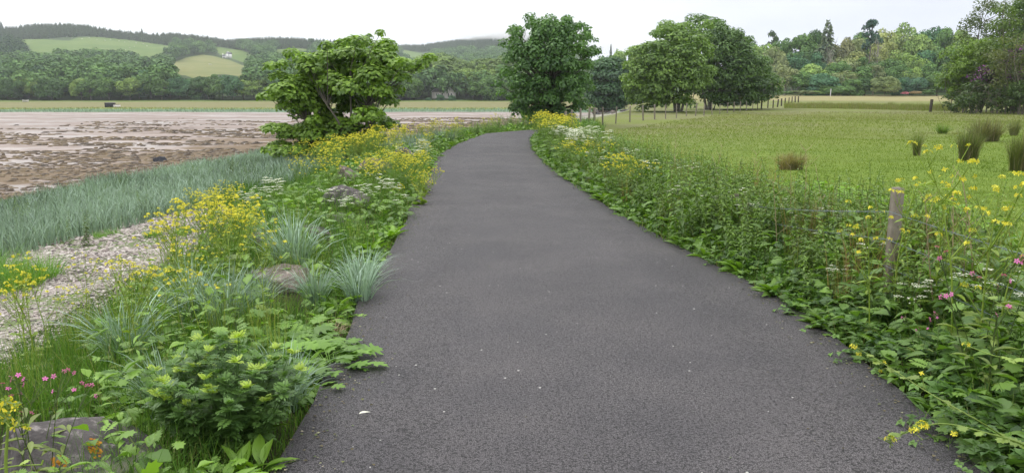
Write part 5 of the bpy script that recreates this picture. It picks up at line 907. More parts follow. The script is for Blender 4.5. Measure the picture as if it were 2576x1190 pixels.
for (u, v, s, lb) in [(30, 745, 1.25, 'tall green grass tussock on the far left of the shingle'), (-30, 700, 1.3, 'green grass tussock cut by the left picture border'), (70, 720, 1.0, 'right hand part of the green tussock beside the shingle'), (260, 600, .5, 'small green tussock between shingle and blue grass'), (360, 615, .45, 'tiny tussock at the head of the shingle'), (470, 610, .5, 'tussock under the bushy mustard')]:
    p_ = P(u, v, z=-.75)
    for j in range(3): plant('grass_tussock', f'tussock{ri(3)}', p_[0] + rng.uniform(-.15, .15), p_[1] + rng.uniform(-.3, .3), lb, lb[:50] + ' blades', 'grass', s * rng.uniform(.8, 1.1), (.060, .140, .022))
left(60, 4.0, 14, .35, 2.2, lambda x, y, s: plant('seeding_grass', 'sorrel', x, y, 'thin seeding grass stems rising among the left verge plants', 'seeding grasses on the left verge', 'grass', rng.uniform(.4, .75), (.11, .15, .045)))
left(16, 4.2, 10, .5, 2.2, lambda x, y, s: plant('mustard', f'mustardthin{ri(3)}', x, y, 'loose spindly mustard stem standing among the left verge grasses', 'loose mustard stems in the left verge', 'wildflower', rng.uniform(.5, .75), M_ST))
left(28, 10, 40, 5.2, 10.5, lambda x, y, s: plant('nettle', f'nettle{ri(5)}', x, y, 'dark green weed standing in the band of blue lyme grass', 'green weeds in the lyme grass band', s=rng.uniform(.5, .85), color=tuple(np.array(NET) * rng.uniform(.7, 1.1))))
# ---- rushes in the field
for (u, v, wd, ht, c_, lb) in [(2305, 391, 46, 66, (.060, .090, .025), 'narrow upright rush clump standing alone in the field'), (2435, 408, 70, 90, (.055, .080, .025), 'dark rush clump with brown tips behind the tall mustard'), (2480, 356, 95, 62, (.075, .085, .045), 'wide greyish rush clump behind the dark one'), (2550, 344, 55, 48, (.065, .085, .035), 'rush clump furthest right in the field'), (2565, 442, 80, 105, (.055, .075, .022), 'tall rush clump on the right picture border'), (1990, 428, 88, 50, (.12, .115, .065), 'pale brown dead rush clump close behind the verge'), (2370, 336, 60, 26, (.060, .120, .020), 'low green rush patch left of the wide greyish clump')]:
    p_ = P(u, v, z=-.08); k = p_[1] / FOC * 1.02
    for j in range(2 if wd > 60 else 1):
        o_ = plant('rush_clump', f'rush{ri(3)}', p_[0] + (j - .5) * wd * k * .3 * (wd > 60), p_[1], lb, lb[:48] if wd > 60 else None, 'rush', (wd * k / .86, wd * k / .86, ht * k / .74), c_)
# ================================================================ boulders
def rock_mat(name, a, b, lich=True, orange=0.0):
    m, t, Nn, Ln = newmat(name); n1 = noise(Nn, Ln, 3.0, 6, .65); n2 = noise(Nn, Ln, 16, 5, .7); n3 = noise(Nn, Ln, 60, 3, .7); n4 = noise(Nn, Ln, 5.5, 5, .6)
    c = mixc(Nn, Ln, ramp(Nn, Ln, n1, .35, .65), a, b); c = mixc(Nn, Ln, ramp(Nn, Ln, n2, .52, .72), c, tuple(min(.5, q * 2.1) for q in b)); c = mixc(Nn, Ln, ramp(Nn, Ln, n3, .58, .75), c, tuple(q * .45 for q in a))
    if lich: c = mixc(Nn, Ln, ramp(Nn, Ln, n4, .60, .68), c, (.26, .25, .21))
    finish(t, Nn, Ln, c, .9, .25, math2(Nn, Ln, 'ADD', n2, math2(Nn, Ln, 'MULTIPLY', n3, .5)), 0.7, .015); return m
ROCK = rock_mat('rock', (.040, .036, .036), (.115, .104, .100)); ROCKB = rock_mat('brown_rock', (.090, .072, .060), (.185, .155, .135)); ROCKD = rock_mat('dark_wet_rock', (.018, .019, .024), (.040, .042, .050), False)
LICH = tint_mat('orange_lichen', [(0, (.24, .10, .012)), (1, (.42, .21, .03))], .9, .1, nscale=40)
IV, IT = ico(5); IV3, IT3 = ico(3)
def boulder_geo(seed, cuts=13, rough=.07, lowres=False):
    g = np.random.default_rng(seed); V = (IV3 if lowres else IV).copy()
    for i in range(cuts):
        d = nrm(g.normal(size=3)); h = g.uniform(.55, .85); q = V @ d; V = V - np.maximum(q - h, 0)[:, None] * d * .85
    wv = Wave(seed, 14, 1.2, 7, 3); V = V * (1 + wv(V[:, 0], V[:, 1], V[:, 2])[:, None] * rough); w2 = Wave(seed + 1, 16, 6, 22, 3); V = V * (1 + w2(V[:, 0], V[:, 1], V[:, 2])[:, None] * .026); return V
def boulder(u, v, wd, ht, z, seed, mat, label, depth=.8, group=None, lowres=False, name='boulder', dist=None, bury=.3):
    p_ = P(u, v, z=z) if dist is None else P(u, v, d=dist); k = p_[1] / FOC * 1.03; rx = wd * k * .56; rzz = max(ht * k * .62, rx * .35); V = boulder_geo(seed, lowres=lowres) * np.array([rx, rx * depth, rzz]); zb = float(gz(p_[0], p_[1])) if dist is None else p_[2]
    mb = MB(); mb.add(V, None, IT3 if lowres else IT); o = mb.build(name, mat, smooth=True); o.location = (p_[0], p_[1] + rx * depth * .3, max(p_[2], zb + rzz * .2)); o.rotation_euler = (0, 0, 0); tag(o, label, 'boulder', group); return o, V
big, BV = boulder(135, 1205, 440, 235, .03, 501, ROCK, 'large dark grey boulder with orange lichen in the lower left corner', .8)
bpts = BV + np.array(big.location); g = np.random.default_rng(9)
for (u, v, r, m) in [(245, 1120, 17, 26), (140, 1156, 12, 10), (168, 1158, 4, 3)]:
    uu_, vv_ = pic(bpts[:, 0], bpts[:, 1], bpts[:, 2]); L_ = MB()
    for j in range(m * 3):
        a = g.uniform(0, 5.2); q = r * math.sqrt(g.uniform(.3, 1)); dd = np.hypot(uu_ - u - math.cos(a) * q, vv_ - v - math.sin(a) * q); cand = np.where(dd < 9)[0]
        if not len(cand): continue
        i = cand[np.argmin(np.linalg.norm(bpts[cand] - [0, 0, 1.6], axis=1))]; nn_ = nrm(BV[i] / np.array([1, .64, .4]))
        tj = np.cross(nn_, g.normal(size=3)); scat(L_, DISC, BV[i:i + 1] * 1.006 + tj * .008, basis(np.cross(nn_, g.normal(size=3))[None], nn_[None]), np.array([[1, 1, .12]]) * g.uniform(.004, .0085), g.random())
    if L_.n: L_.build('lichen', LICH, big)
boulder(335, 1190, 170, 90, .0, 502, ROCK, 'smaller grey boulder leaning against the large one in the lower left corner')
for (u, v, wd, ht, z, sd_, mt, lb) in BOULD:
    boulder(u, v, wd, ht, z, sd_, (ROCK, ROCKB, ROCKD)[mt], lb)
boulder(402, 407, 40, 20, FLAT, 520, ROCKD, 'black rock lying on the seaweed, the further of two'); boulder(408, 440, 42, 26, FLAT, 521, ROCKD, 'black rock at the edge of the shore grass, the nearer of two')
g = np.random.default_rng(77)
for i in range(34):
    u = g.uniform(1492, 1598); v = g.uniform(277, 291); p_ = P(u, v, z=-.7 if v < 285 else -1.0); o, _ = boulder(u, v, g.uniform(8, 17), g.uniform(5, 9), p_[2], 530 + i % 8, (ROCK, ROCKB)[i % 2], 'rubble bank rock seen through the fence between round tree and field trees', .8, 'rocks of the rubble bank behind the fence', True, 'rock', dist=p_[1])
# ================================================================ fences
WOOD = tint_mat('weathered_wood', [(0, (.13, .115, .09)), (1, (.25, .225, .18))], .9, .1, nscale=22); WOODD = tint_mat('dark_wood', [(0, (.05, .042, .035)), (1, (.09, .08, .065))], .9, .1, nscale=14)
WIRE = tint_mat('galvanised_wire', [(0, (.10, .13, .14)), (1, (.18, .22, .24))], .5, .5)
def post_mb(x, y, z0, h, r, seed, square=False):
    g = np.random.default_rng(seed); mb = MB(); n = 4 if square else 8; a = np.arange(n) / n * 6.283 + (.785 + .1 if square else 0); rr = r * (1.3 if square else 1); zs = [-.4, h * .5, h - .02, h]; lx, ly = g.normal() * .03 * h, g.normal() * .02 * h; V = []
    for i, z in enumerate(zs):
        q = rr * (1 if i < 3 else .86) * (1 + g.normal(size=n) * .03); V.append(np.column_stack([x + np.cos(a) * q + lx * z, y + np.sin(a) * q + ly * z, np.full(n, z0 + z)]))
    V.append([[x + lx * h, y + ly * h, z0 + h + .006]]); V = np.concatenate(V); Q = [[i * n + j, i * n + (j + 1) % n, (i + 1) * n + (j + 1) % n, (i + 1) * n + j] for i in range(3) for j in range(n)]; T = [[3 * n + j, 3 * n + (j + 1) % n, 4 * n] for j in range(n)]
    mb.add(V, Q, T, .5); return mb
def fence(name, pts, h, r, heights, label, mat, wr, square=False, barbs=False):
    o = empty(name, (pts[0][0], pts[0][1], 0)); tag(o, label, 'fence'); off = np.array([pts[0][0], pts[0][1], 0], np.float32); zs = [float(gz(*p_)) for p_ in pts]
    lowf = [1, 1, .58] if barbs else [1] * len(pts)
    for i, (p_, z) in enumerate(zip(pts, zs)): mb = post_mb(p_[0], p_[1], z, h * (1 + .03 * math.sin(i * 7)) * lowf[i], r * (1 + .2 * math.sin(i * 5)), i, square); mb.V = [v - off for v in mb.V]; mb.build('post', mat, o)
    for hh in heights:
        mb = MB()
        for i in range(len(pts) - 1):
            a = np.array([pts[i][0] - r, pts[i][1], zs[i] + hh * lowf[i]]); b = np.array([pts[i + 1][0] - r, pts[i + 1][1], zs[i + 1] + hh * lowf[i + 1]]); t = np.linspace(0, 1, 6)[:, None]; c_ = a * (1 - t) + b * t; c_[:, 2] -= .03 * np.sin(t[:, 0] * 3.14); tube(mb, c_, wr, wr, 4, .5)
            if barbs:
                n = int(np.linalg.norm(b - a) / .12); t = np.linspace(.02, .98, n)[:, None]; q = a * (1 - t) + b * t; q[:, 2] -= .03 * np.sin(t[:, 0] * 3.14)
                for k in q: tube(mb, [k + [-.012, .004, .012], k + [.012, -.004, -.012]], .0014, .0014, 3, .4); tube(mb, [k + [-.012, .004, -.012], k + [.012, -.004, .012]], .0014, .0014, 3, .4)
        mb.V = [v - off for v in mb.V]; mb.build('wire', WIRE, o)
    return o
npts = [(float(xR(y)) + .78, y) for y in (2.4, 5.6, 8.6)]; p_ = P(2258, 480, d=5.6); npts[1] = (p_[0], 5.6)
for dx, dy in ((-.35, -.3), (-.12, -.45), (-.5, .1), (-.25, .0), (.15, -.3)): plant('nettle', f'nettle{ri(5)}', npts[2][0] + dx, npts[2][1] + dy, 'nettle standing by the near wire fence behind the brambles', 'nettles by the near fence', s=1.12, color=tuple(np.array(NET) * rng.uniform(.9, 1.4)))
for dx, dy in ((-.18, -.42), (-.02, -.5), (.14, -.4), (-.3, -.3)): plant('nettle', f'nettle{ri(5)}', npts[1][0] + dx, npts[1][1] + dy, 'nettle standing by the near wire fence behind the brambles', 'nettles by the near fence', s=rng.uniform(.62, .78), color=tuple(np.array(NET) * rng.uniform(.9, 1.4)))
fence('wire_fence', npts, .97, .045, (.81, .60, .40), 'barbed wire fence with square grey wooden post half buried in the right verge', WOOD, .0022, True, True)
fp = []
for i, (px, d) in enumerate(zip([640, 690, 762, 825, 880, 948, 1056, 1172, 1282, 1377, 1468, 1556, 1638, 1714, 1783, 1850, 1915, 1975, 2030, 2083, 2132, 2184, 2225], range(33, 102, 3))): u = (1900 + px / 2.125) / 1.5466; fp.append((float(P(u, 280, d=d)[0]), float(d)))
fence('wire_fence', fp, 1.15, .055, (1.05, .80, .55), 'long wire fence with pale wooden posts running away across the field', WOOD, .004)
fp = [(float(P(u, 262, d=d)[0]), d) for u, d in [(1916, 101), (1932, 106), (1945, 111), (1956, 116), (1966, 121), (1975, 126), (1984, 131), (1992, 136), (2000, 141), (2008, 146)]]
fence('wire_fence', fp, 1.15, .10, (1.0, .6), 'short run of dark fence posts right of the field trees', WOODD, .005)
p_ = P(2342, 262, d=92); z = float(gz(p_[0], 92)); mb = post_mb(0, 0, 0, 1.5, .17, 5); o = mb.build('wooden_post', WOODD); o.location = (p_[0], 92, z); tag(o, 'thick dark leaning post alone in front of the nearby wood', 'post'); o.rotation_euler = (0, .06, 0)
p_ = P(2090, 225, d=204); mb = post_mb(0, 0, 0, 1.9, .10, 6); o = mb.build('wooden_post', tint_mat('white_paint', [(0, (.5, .5, .5)), (1, (.7, .7, .68))])); o.location = (p_[0], 204, float(gz(p_[0], 204))); tag(o, 'thin white post at the foot of the wood', 'post')
# ================================================================ houses, hut, boat, sheep
def slab(mb, x0, x1, y0, y1, z0, z1):
    V = [(x, y, z) for z in (z0, z1) for y in (y0, y1) for x in (x0, x1)]; mb.add(V, [[0, 2, 3, 1], [4, 5, 7, 6], [0, 1, 5, 4], [2, 6, 7, 3], [0, 4, 6, 2], [1, 3, 7, 5]])
WALLW = tint_mat('white_render', [(0, (.62, .62, .60)), (1, (.80, .80, .78))], .9, .1, nscale=.6); WALLC = tint_mat('cream_render', [(0, (.70, .65, .60)), (1, (.80, .76, .72))], .9, .1, nscale=.6); SLATE = tint_mat('slate', [(0, (.10, .10, .115)), (1, (.15, .15, .165))], .7, .3, nscale=1.5); GLASS = tint_mat('window_glass', [(0, (.03, .035, .04)), (1, (.05, .055, .06))], .15, .6)
def gable(mb, x0, x1, y0, y1, z0, z1, along='x', ov=.25, th=.14):
    if along == 'x':
        m = (y0 + y1) / 2; prof = [(y0 - ov, z0 - ov * .6), (m, z1), (y1 + ov, z0 - ov * .6)]; f = lambda t, q: (t, q[0], q[1]); a, b = x0 - ov, x1 + ov
    else:
        m = (x0 + x1) / 2; prof = [(x0 - ov, z0 - ov * .6), (m, z1), (x1 + ov, z0 - ov * .6)]; f = lambda t, q: (q[0], t, q[1]); a, b = y0 - ov, y1 + ov
    V = []
    for dz in (0, th):
        for t in (a, b):
            for q in prof: V.append(f(t, (q[0], q[1] + dz)))
    mb.add(V, [[0, 1, 4, 3], [1, 2, 5, 4], [6, 9, 10, 7], [7, 10, 11, 8], [0, 3, 9, 6], [2, 8, 11, 5], [0, 6, 7, 1], [1, 7, 8, 2], [3, 4, 10, 9], [4, 5, 11, 10]])
def gwall(mb, x0, x1, y0, y1, z0, z1, along):
    if along == 'y': m = (x0 + x1) / 2; mb.add([(x0, y0 + .001, z0), (x1, y0 + .001, z0), (m, y0 + .001, z1), (x0, y1, z0), (x1, y1, z0), (m, y1, z1)], None, [[0, 1, 2], [4, 3, 5]])
    else: m = (y0 + y1) / 2; mb.add([(x0 + .001, y0, z0), (x0 + .001, y1, z0), (x0 + .001, m, z1), (x1, y0, z0), (x1, y1, z0), (x1, m, z1)], None, [[1, 0, 2], [3, 4, 5]])
u_, v_ = 598, 147; d = float(hill_at(u_, v_)); x = (u_ - 1288) / FOC / 1.016 * d * 1.032; k = d / FOC; h1 = empty('farmhouse', (x, d, float(zhill(x, d)) - .3)); tag(h1, 'white gabled farmhouse with grey slate roofs high on the hill', 'house'); h1.rotation_euler = (0, 0, -.12)
U = k * 1.0; W_ = MB(); slab(W_, -10 * U, 0, 0, 7 * U, 0, 6.5 * U); slab(W_, 0, 12 * U, -1.5 * U, 7 * U, 0, 11 * U); gwall(W_, 0, 6 * U, -1.5 * U, 7 * U, 11 * U, 16 * U, 'y'); W_.build('wall', WALLW, h1)
R_ = MB(); gable(R_, -10 * U, -.2, 0, 7 * U, 6.5 * U, 10 * U, 'x'); gable(R_, -.4 * U, 6.4 * U, -1.5 * U, 7 * U, 11 * U, 16.3 * U, 'y'); gable(R_, 6.6 * U, 12 * U, -1.5 * U, 7 * U, 11 * U, 15.6 * U, 'x'); rf = R_.build('roof', SLATE, h1)
for (a, b, z0, z1) in [(-10.8, -9.3, 6, 13), (3, 4.2, 15, 18)]: c_ = MB(); slab(c_, a * U, b * U, 2.8 * U, 4.2 * U, z0 * U, z1 * U); c_.build('chimney', WALLW, rf)
for (a, b, z0, z1, yy) in [(-7.6, -6.6, 2.2, 4.6, 0), (-6.2, -5.2, 2.2, 4.6, 0), (-4.8, -3.8, 2.2, 4.6, 0), (3.8, 5.0, 2, 4.6, -1.5), (7, 8.4, 2, 4.6, -1.5), (2.4, 3.4, 10.6, 12.4, -1.5), (7, 8.4, 7, 9.4, -1.5)]: c_ = MB(); slab(c_, a * U, b * U, yy * U - .06, yy * U + .1, z0 * U, z1 * U); c_.build('window', GLASS, h1)
d = 345.0; x = P(1113, 240, d=d)[0]; k = d / FOC; zb = P(1113, 250, d=d)[2] - .5; h2 = empty('house', (x, d, zb)); tag(h2, 'cream house with hipped grey roof half hidden by bushes on the far shore', 'house'); U = k
W_ = MB(); slab(W_, -26 * U, 6 * U, 0, 26 * U, 0, 20 * U); slab(W_, 6 * U, 32 * U, -4 * U, 24 * U, 0, 20 * U); gwall(W_, 8 * U, 30 * U, -4 * U, 24 * U, 20 * U, 30 * U, 'y'); W_.build('wall', WALLC, h2)
R_ = MB(); V = [(-28, -2, 20), (8, -2, 20), (8, 28, 20), (-28, 28, 20), (-16, 13, 30), (5, 13, 30)]; R_.add(np.array(V) * U, [[0, 1, 5, 4], [2, 3, 4, 5], [3, 2, 1, 0]], [[3, 0, 4], [1, 2, 5]]); gable(R_, 8 * U, 30 * U, -4 * U, 24 * U, 20 * U, 30.4 * U, 'y', .3, .12); rf = R_.build('roof', tint_mat('pinkish_slate', [(0, (.15, .135, .14)), (1, (.20, .18, .185))], .8, .2, nscale=1.2), h2)
B_ = MB(); tube(B_, np.array([(-28, -2.2, 20.2), (-16, 13, 30.3)]) * U, .12, .12, 4); tube(B_, np.array([(8, -4.4, 20), (19, -4.4, 30.6)]) * U, .16, .16, 4); tube(B_, np.array([(19, -4.4, 30.6), (30, -4.4, 20)]) * U, .16, .16, 4); tube(B_, np.array([(5, 13, 30.3), (8, 7, 28)]) * U, .12, .12, 4); B_.build('verge_trim', WALLW, rf)
c_ = MB(); slab(c_, 29 * U, 31 * U, 2 * U, 5 * U, 18 * U, 34 * U); c_.build('chimney', WALLW, rf)
for (a, b, z0, z1, yy) in [(-16, -14, 11, 17, 0), (-11.5, -9.5, 11, 17, 0), (-2, 1, 11, 17, 0), (14, 17, 10, 17, -4), (21, 24, 10, 17, -4)]: c_ = MB(); slab(c_, a * U, b * U, yy * U - .05, yy * U + .1, z0 * U, z1 * U); c_.build('window', GLASS, h2)
# hut on the far meadow
d = 212.0; x = P(274, 274, d=d)[0]; hu = empty('hut', (x, d, float(zmead(x, d)))); tag(hu, 'small dark hut standing on the far salt meadow above the sand', 'hut'); k = d / FOC; mb = MB(); slab(mb, -10 * k, 10 * k, 0, 1.6, 0, 10.5 * k); mb.build('wall', tint_mat('tarred_wood', [(0, (.020, .020, .024)), (1, (.035, .034, .038))], nscale=2), hu); mb = MB(); V = [(-10.6, -.1, 10.7), (-9, -.1, 11.8), (2, -.1, 12.2), (10.6, -.1, 11.4), (10.6, -.1, 10.7)]; V = [(a * k, b, c_ * k) for a, b, c_ in V]; V = V + [(a, 1.75, c_) for a, b, c_ in V]; mb.add(V, [[0, 5, 6, 1], [1, 6, 7, 2], [2, 7, 8, 3], [3, 8, 9, 4], [4, 9, 5, 0]], [[0, 1, 2], [0, 2, 3], [0, 3, 4], [5, 7, 6], [5, 8, 7], [5, 9, 8]]); mb.build('roof', SLATE, hu)
tr2 = empty('stone_wall', (x + 17.5 * k, d, float(zmead(x, d)))); tag(tr2, 'pale low block wall touching the dark hut on its right', 'wall'); mb = MB(); slab(mb, -7 * k, 7 * k, .1, 1.1, 0, 6.2 * k); mb.build('block_face', WALLC, tr2); mb = MB(); slab(mb, -7.3 * k, 7.3 * k, .05, 1.15, 6.25 * k, 7 * k); mb.build('coping', ROCKB, tr2)
d = 300.0; x = P(64, 255, d=d)[0]; mb = MB(); s_ = np.linspace(-1, 1, 9); V = []
for q in s_: wv = .6 * (1 - abs(q) ** 2.5); V += [(q * 1.3, -wv, .75 + .15 * q * q), (q * 1.25, -wv * .6, .25), (q * 1.2, 0, .1), (q * 1.25, wv * .6, .25), (q * 1.3, wv, .75 + .15 * q * q)]
mb.add(V, [[i * 5 + j, i * 5 + j + 1, i * 5 + j + 6, i * 5 + j + 5] for i in range(8) for j in range(4)]); o = mb.build('rowing_boat', WALLW); o.location = (x, d, float(zmead(x, d))); tag(o, 'small white rowing boat drawn up below the far trees on the left', 'boat')
g = np.random.default_rng(12); mbs = MB(); v0, t0 = ico(2); mbs.add(v0 * [.55, .28, .30] + [0, 0, .62], None, t0, .8); mbs.add(v0 * [.17, .11, .12] + [.62, 0, .78], None, t0, .2)
for sx in (-.32, .32):
    for sy in (-.14, .14): tube(mbs, [(sx, sy, .5), (sx, sy, 0)], .05, .04, 5, .1)
shm = mbs.mesh('sheep'); shm.materials.append(tint_mat('fleece', [(0, (.25, .23, .2)), (1, (.62, .60, .54))]))
for (px, py) in [(790, 352), (835, 360), (920, 376), (985, 372), (1050, 385), (1120, 392), (1170, 384), (1240, 395), (1290, 402), (1330, 398), (1390, 408), (1450, 416), (1480, 432), (1370, 440), (1330, 452), (1290, 470), (300, 380), (2015, 603), (2030, 606)]:
    u, v = px / 3.622, py / 3.622; d = float(hill_at(u, v)); x = (u - 1288) / FOC / 1.016 * d * 1.032; o = bpy.data.objects.new('sheep', shm); col.objects.link(o); o.location = (x, d, float(zhill(x, d)) + .05); o.rotation_euler = (0, 0, g.uniform(0, 6.28)); o.scale = (1.3,) * 3
    hay = px > 2000; tag(o, 'one of two white sheep on the yellow hill pasture' if hay else 'white sheep grazing on the upper green hill pasture', 'sheep', 'sheep on the yellow pasture' if hay else 'sheep on the upper pasture')
# feather on the path
mb = MB(); scat(mb, T_strip([.02, .16, .2, .16, .08, .01], .2, .1), np.zeros((1, 3)), basis(np.array([[.9, .5, .05]]), np.array([[0, 0, 1.]])), .06, .9); p_ = P(903, 1041, z=.05); o = mb.build('feather', WHITE); o.location = (p_[0], p_[1], .052); tag(o, 'small white feather lying on the asphalt near the left edge', 'feather')
# ================================================================ ground cover
g = np.random.default_rng(55)
def cover(name, n, fn, mat, label, hgt, wd, lean, tint, seg=2, color=None):
    x, y = fn(n); z = gz(x, y) - .01; n = len(x); mb = MB(); blades(mb, np.column_stack([x, y, z]), hgt(x, y, n), g.uniform(0, 6.28, n), g.uniform(*lean, n), wd(x, y, n), tint(x, y, n), seg, g); o = mb.build(name, mat); tag(o, label, None, None, 'stuff', color); return o
def f_left(n):
    y = np.exp(g.uniform(math.log(2.0), math.log(46), n)); s = .0 + 2.6 * g.random(n) ** 1.15; s = np.where(y > 15, s * 1.3, s); k = ((y > 3.6) | (s < .8)) & clear(xB(y) - s, y); return (xB(y) - s + .03 + .10 * np.maximum(0, W3(y * 1.3, y * .7)))[k], y[k]
cover('verge_grass', 60000, f_left, GRASSM, 'fresh green grass between the left path edge and the boulders', lambda x, y, n: g.uniform(.10, .42, n) * np.clip(.30 + (xB(y) - x) * 1.4, .30, 1.15), lambda x, y, n: .0045 * np.clip(y / 5, 1, 4), (.1, 1.0), lambda x, y, n: np.clip(g.normal(.60, .2, n), 0, 1))
def f_right(n):
    y = np.exp(g.uniform(math.log(2.0), math.log(46), n)); s = 2.4 * g.random(n) ** .9; k = (y > 5.5) | (g.random(n) < .35); return (xR(y) + s - .02 - .10 * np.maximum(0, W3(y * .8, y * 1.1)))[k], y[k]
cover('verge_grass', 62000, f_right, GRASSM, 'long green grass among the plants of the right verge', lambda x, y, n: g.uniform(.15, .75, n) * np.clip(.3 + (x - xR(y)) * 1.0, .3, 1.15), lambda x, y, n: .004 * np.clip(y / 5, 1, 4), (.1, .9), lambda x, y, n: np.clip(g.normal(.55, .2, n) + (g.random(n) < .07) * .5, 0, 1), 3)
def f_band(n):
    y = np.exp(g.uniform(math.log(7.5), math.log(62), n)); lo = np.interp(y, [7.5, 11, 15, 18, 40, 62], [7.4, 6.6, 4.9, 3.8, 2.6, 2]); hi = 11.2 + .5 * np.sin(y * .7) + .4 * np.sin(y * 1.9); s = lo + (hi - lo) * g.random(n); k = g.random(n) < np.clip((y / 40) * .5 + .5, 0, 1); wv = W3(xB(y) - s, y) > -.75 ; return (xB(y) - s)[k & wv], y[k & wv]
cover('lyme_grass', 85000, f_band, GLAUC, 'band of blue green lyme grass along the top of the shore', lambda x, y, n: g.uniform(.35, .68, n) * np.clip((11.9 - (xB(y) - x)) / 1.2, .35, 1), lambda x, y, n: .011 * np.clip(y / 9, 1, 3.2), (.1, .9), lambda x, y, n: np.clip(.45 + .20 * W1(x, y) + .15 * W3(x, y) + g.normal(size=n) * .26, 0, 1), 3, LYM)
def f_edge(n):
    y = np.exp(g.uniform(math.log(10), math.log(62), n)); s = 11.4 + g.normal(size=n) * .45; return xB(y) - s, y
cover('shore_grass', 16000, f_edge, GRASSM, 'green fringe of short grass where the shore meets the seaweed', lambda x, y, n: g.uniform(.10, .28, n), lambda x, y, n: .006 * np.clip(y / 9, 1, 3), (.1, .8), lambda x, y, n: np.clip(g.normal(.35, .15, n), 0, 1))
def f_bank(n):
    y = np.exp(g.uniform(math.log(11), math.log(60), n)); s = g.uniform(1.2, 6.5, n); k = (s < np.interp(y, [11, 14, 18, 60], [2.5, 3.4, 5.5, 6.5])) & clear(xB(y) - s, y); return (xB(y) - s)[k], y[k]
cover('bank_grass', 40000, f_bank, GRASSM, 'rough green grass on the bank below the boulders', lambda x, y, n: g.uniform(.2, .5, n), lambda x, y, n: .006 * np.clip(y / 8, 1, 3.5), (.1, .9), lambda x, y, n: np.clip(g.normal(.45, .2, n), 0, 1))
def f_field(n):
    y = np.exp(g.uniform(math.log(4.5), math.log(85), n)); x = xR(np.minimum(y, 38)) + 1.6 + np.maximum(y - 38, 0) * .45 + (2 + 1.05 * y) * g.random(n); return x, y
cover('field_grass', 220000, f_field, FIELDM, 'grazed green field grass turning brown with seed heads further off', lambda x, y, n: g.uniform(.03, .09, n) * np.interp(y, [5, 25, 50, 85], [1, 1.1, 2.4, 3.5]), lambda x, y, n: .004 * np.clip(y / 5, 1, 9), (.5, 1.6), lambda x, y, n: np.clip(np.interp(y + 5 * W2(x, y) - (x - 8) * .35, [8, 26, 44, 66], [.28, .34, .60, .76]) + g.normal(size=n) * .07 - .15 * W1(x, y) * (y < 40) - .07 * W2(x, y), 0, 1), 2)
def f_rush(n):
    u = g.uniform(1950, 2395, n); v = np.interp(u, [1950, 2100, 2250, 2395], [259, 256, 254, 253]) + g.normal(size=n) * 2.5; d = np.interp(u, [1950, 2395], [112, 100]) + g.normal(size=n) * 3.0; return (u - 1288) / FOC * d * 1.02, d
cover('rush_bed', 26000, f_rush, FIELDM, 'brownish band of rushes along the far edge of the field', lambda x, y, n: g.uniform(.5, 1.05, n) * (.8 + .25 * W3(x, y)), lambda x, y, n: np.full(n, .035), (.05, .5), lambda x, y, n: np.clip(g.normal(.86, .12, n) - .5 * (g.random(n) < .25), 0, 1), 2)
n = 12000; xx = g.uniform(-260, 95, n); yy = 176 + 7 * g.random(n) ** .8 + W2(xx * .6, 0 * xx) * -3.0; mb = MB(); blades(mb, np.column_stack([xx, yy, zmead(xx, yy)]), g.uniform(.4, .85, n), g.uniform(0, 6.28, n), g.uniform(.1, .7, n), np.full(n, .11), np.clip(g.normal(.5, .25, n), 0, 1), 2, g); o = mb.build('marram_grass', GLAUC); tag(o, 'pale blue green grass fringe along the far shore', None, None, 'stuff', (.15, .22, .16))
n = 6000; xx = g.uniform(-270, 100, n); yy = 190 + 10 * g.random(n); mb = MB(); blades(mb, np.column_stack([xx, yy, zmead(xx, yy)]), g.uniform(.2, .6, n), g.uniform(0, 6.28, n), g.uniform(.1, .7, n), np.full(n, .14), np.clip(g.normal(.8, .2, n), 0, 1), 2, g); o = mb.build('yellow_weeds', FIELDM); tag(o, 'yellow green weedy strip behind the far shore grass', None, None, 'stuff')
# leafy undergrowth filling the verges
def undergrowth(name, x, y, hf, sizes, color, label, tms):
    mb = MB(); n = len(x); z = gz(x, y) + hf; pick = g.integers(0, len(tms), n); a = g.uniform(0, 6.28, n); d = np.column_stack([np.cos(a), np.sin(a), g.uniform(-.2, .9, n)])
    for i, tm in enumerate(tms):
        m = pick == i; scat(mb, tm, np.column_stack([x, y, z])[m], basis(d[m], np.array([[0, 0, 1.]]) + g.normal(size=(m.sum(), 3)) * .3), sizes[m], np.clip(g.normal(.4, .22, m.sum()), 0, 1))
    o = mb.build(name, LEAF); tag(o, label, None, None, 'stuff', color)
n = 15000; yy = np.exp(g.uniform(math.log(2.2), math.log(44), n)); s = 2.0 * g.random(n); top = np.clip(.08 + .75 * s, .08, .62) * np.interp(yy, [3, 30], [1, .9]); undergrowth('undergrowth', xR(yy) + s, yy, top * g.random(n) ** .8, g.uniform(.05, .12, n) * np.clip(yy / 9, 1, 1.8), (.055, .112, .024), 'mixed leafy undergrowth filling the right verge', [OVATE, LOBED, LANCE, PINN, DOCK])
n = 9000; yy = np.exp(g.uniform(math.log(2.2), math.log(44), n)); s = 2.8 * g.random(n); k = (s < np.interp(yy, [2, 3.6, 5, 7, 12], [.65, 1.1, 1.75, 2.2, 2.8])) & clear(xB(yy) - s, yy) & (np.hypot(xB(yy) - s - RAG[0], yy - RAG[1]) > .42); yy, s, n = yy[k], s[k], int(k.sum()); top = np.clip(.05 + .4 * s, .05, .35); undergrowth('undergrowth', xB(yy) - s + .02, yy, top * g.random(n), g.uniform(.04, .11, n) * np.clip(yy / 9, 1, 1.8), (.070, .140, .026), 'mixed leafy undergrowth on the left bank', [OVATE, LOBED, LANCE, PINN, PINN2])
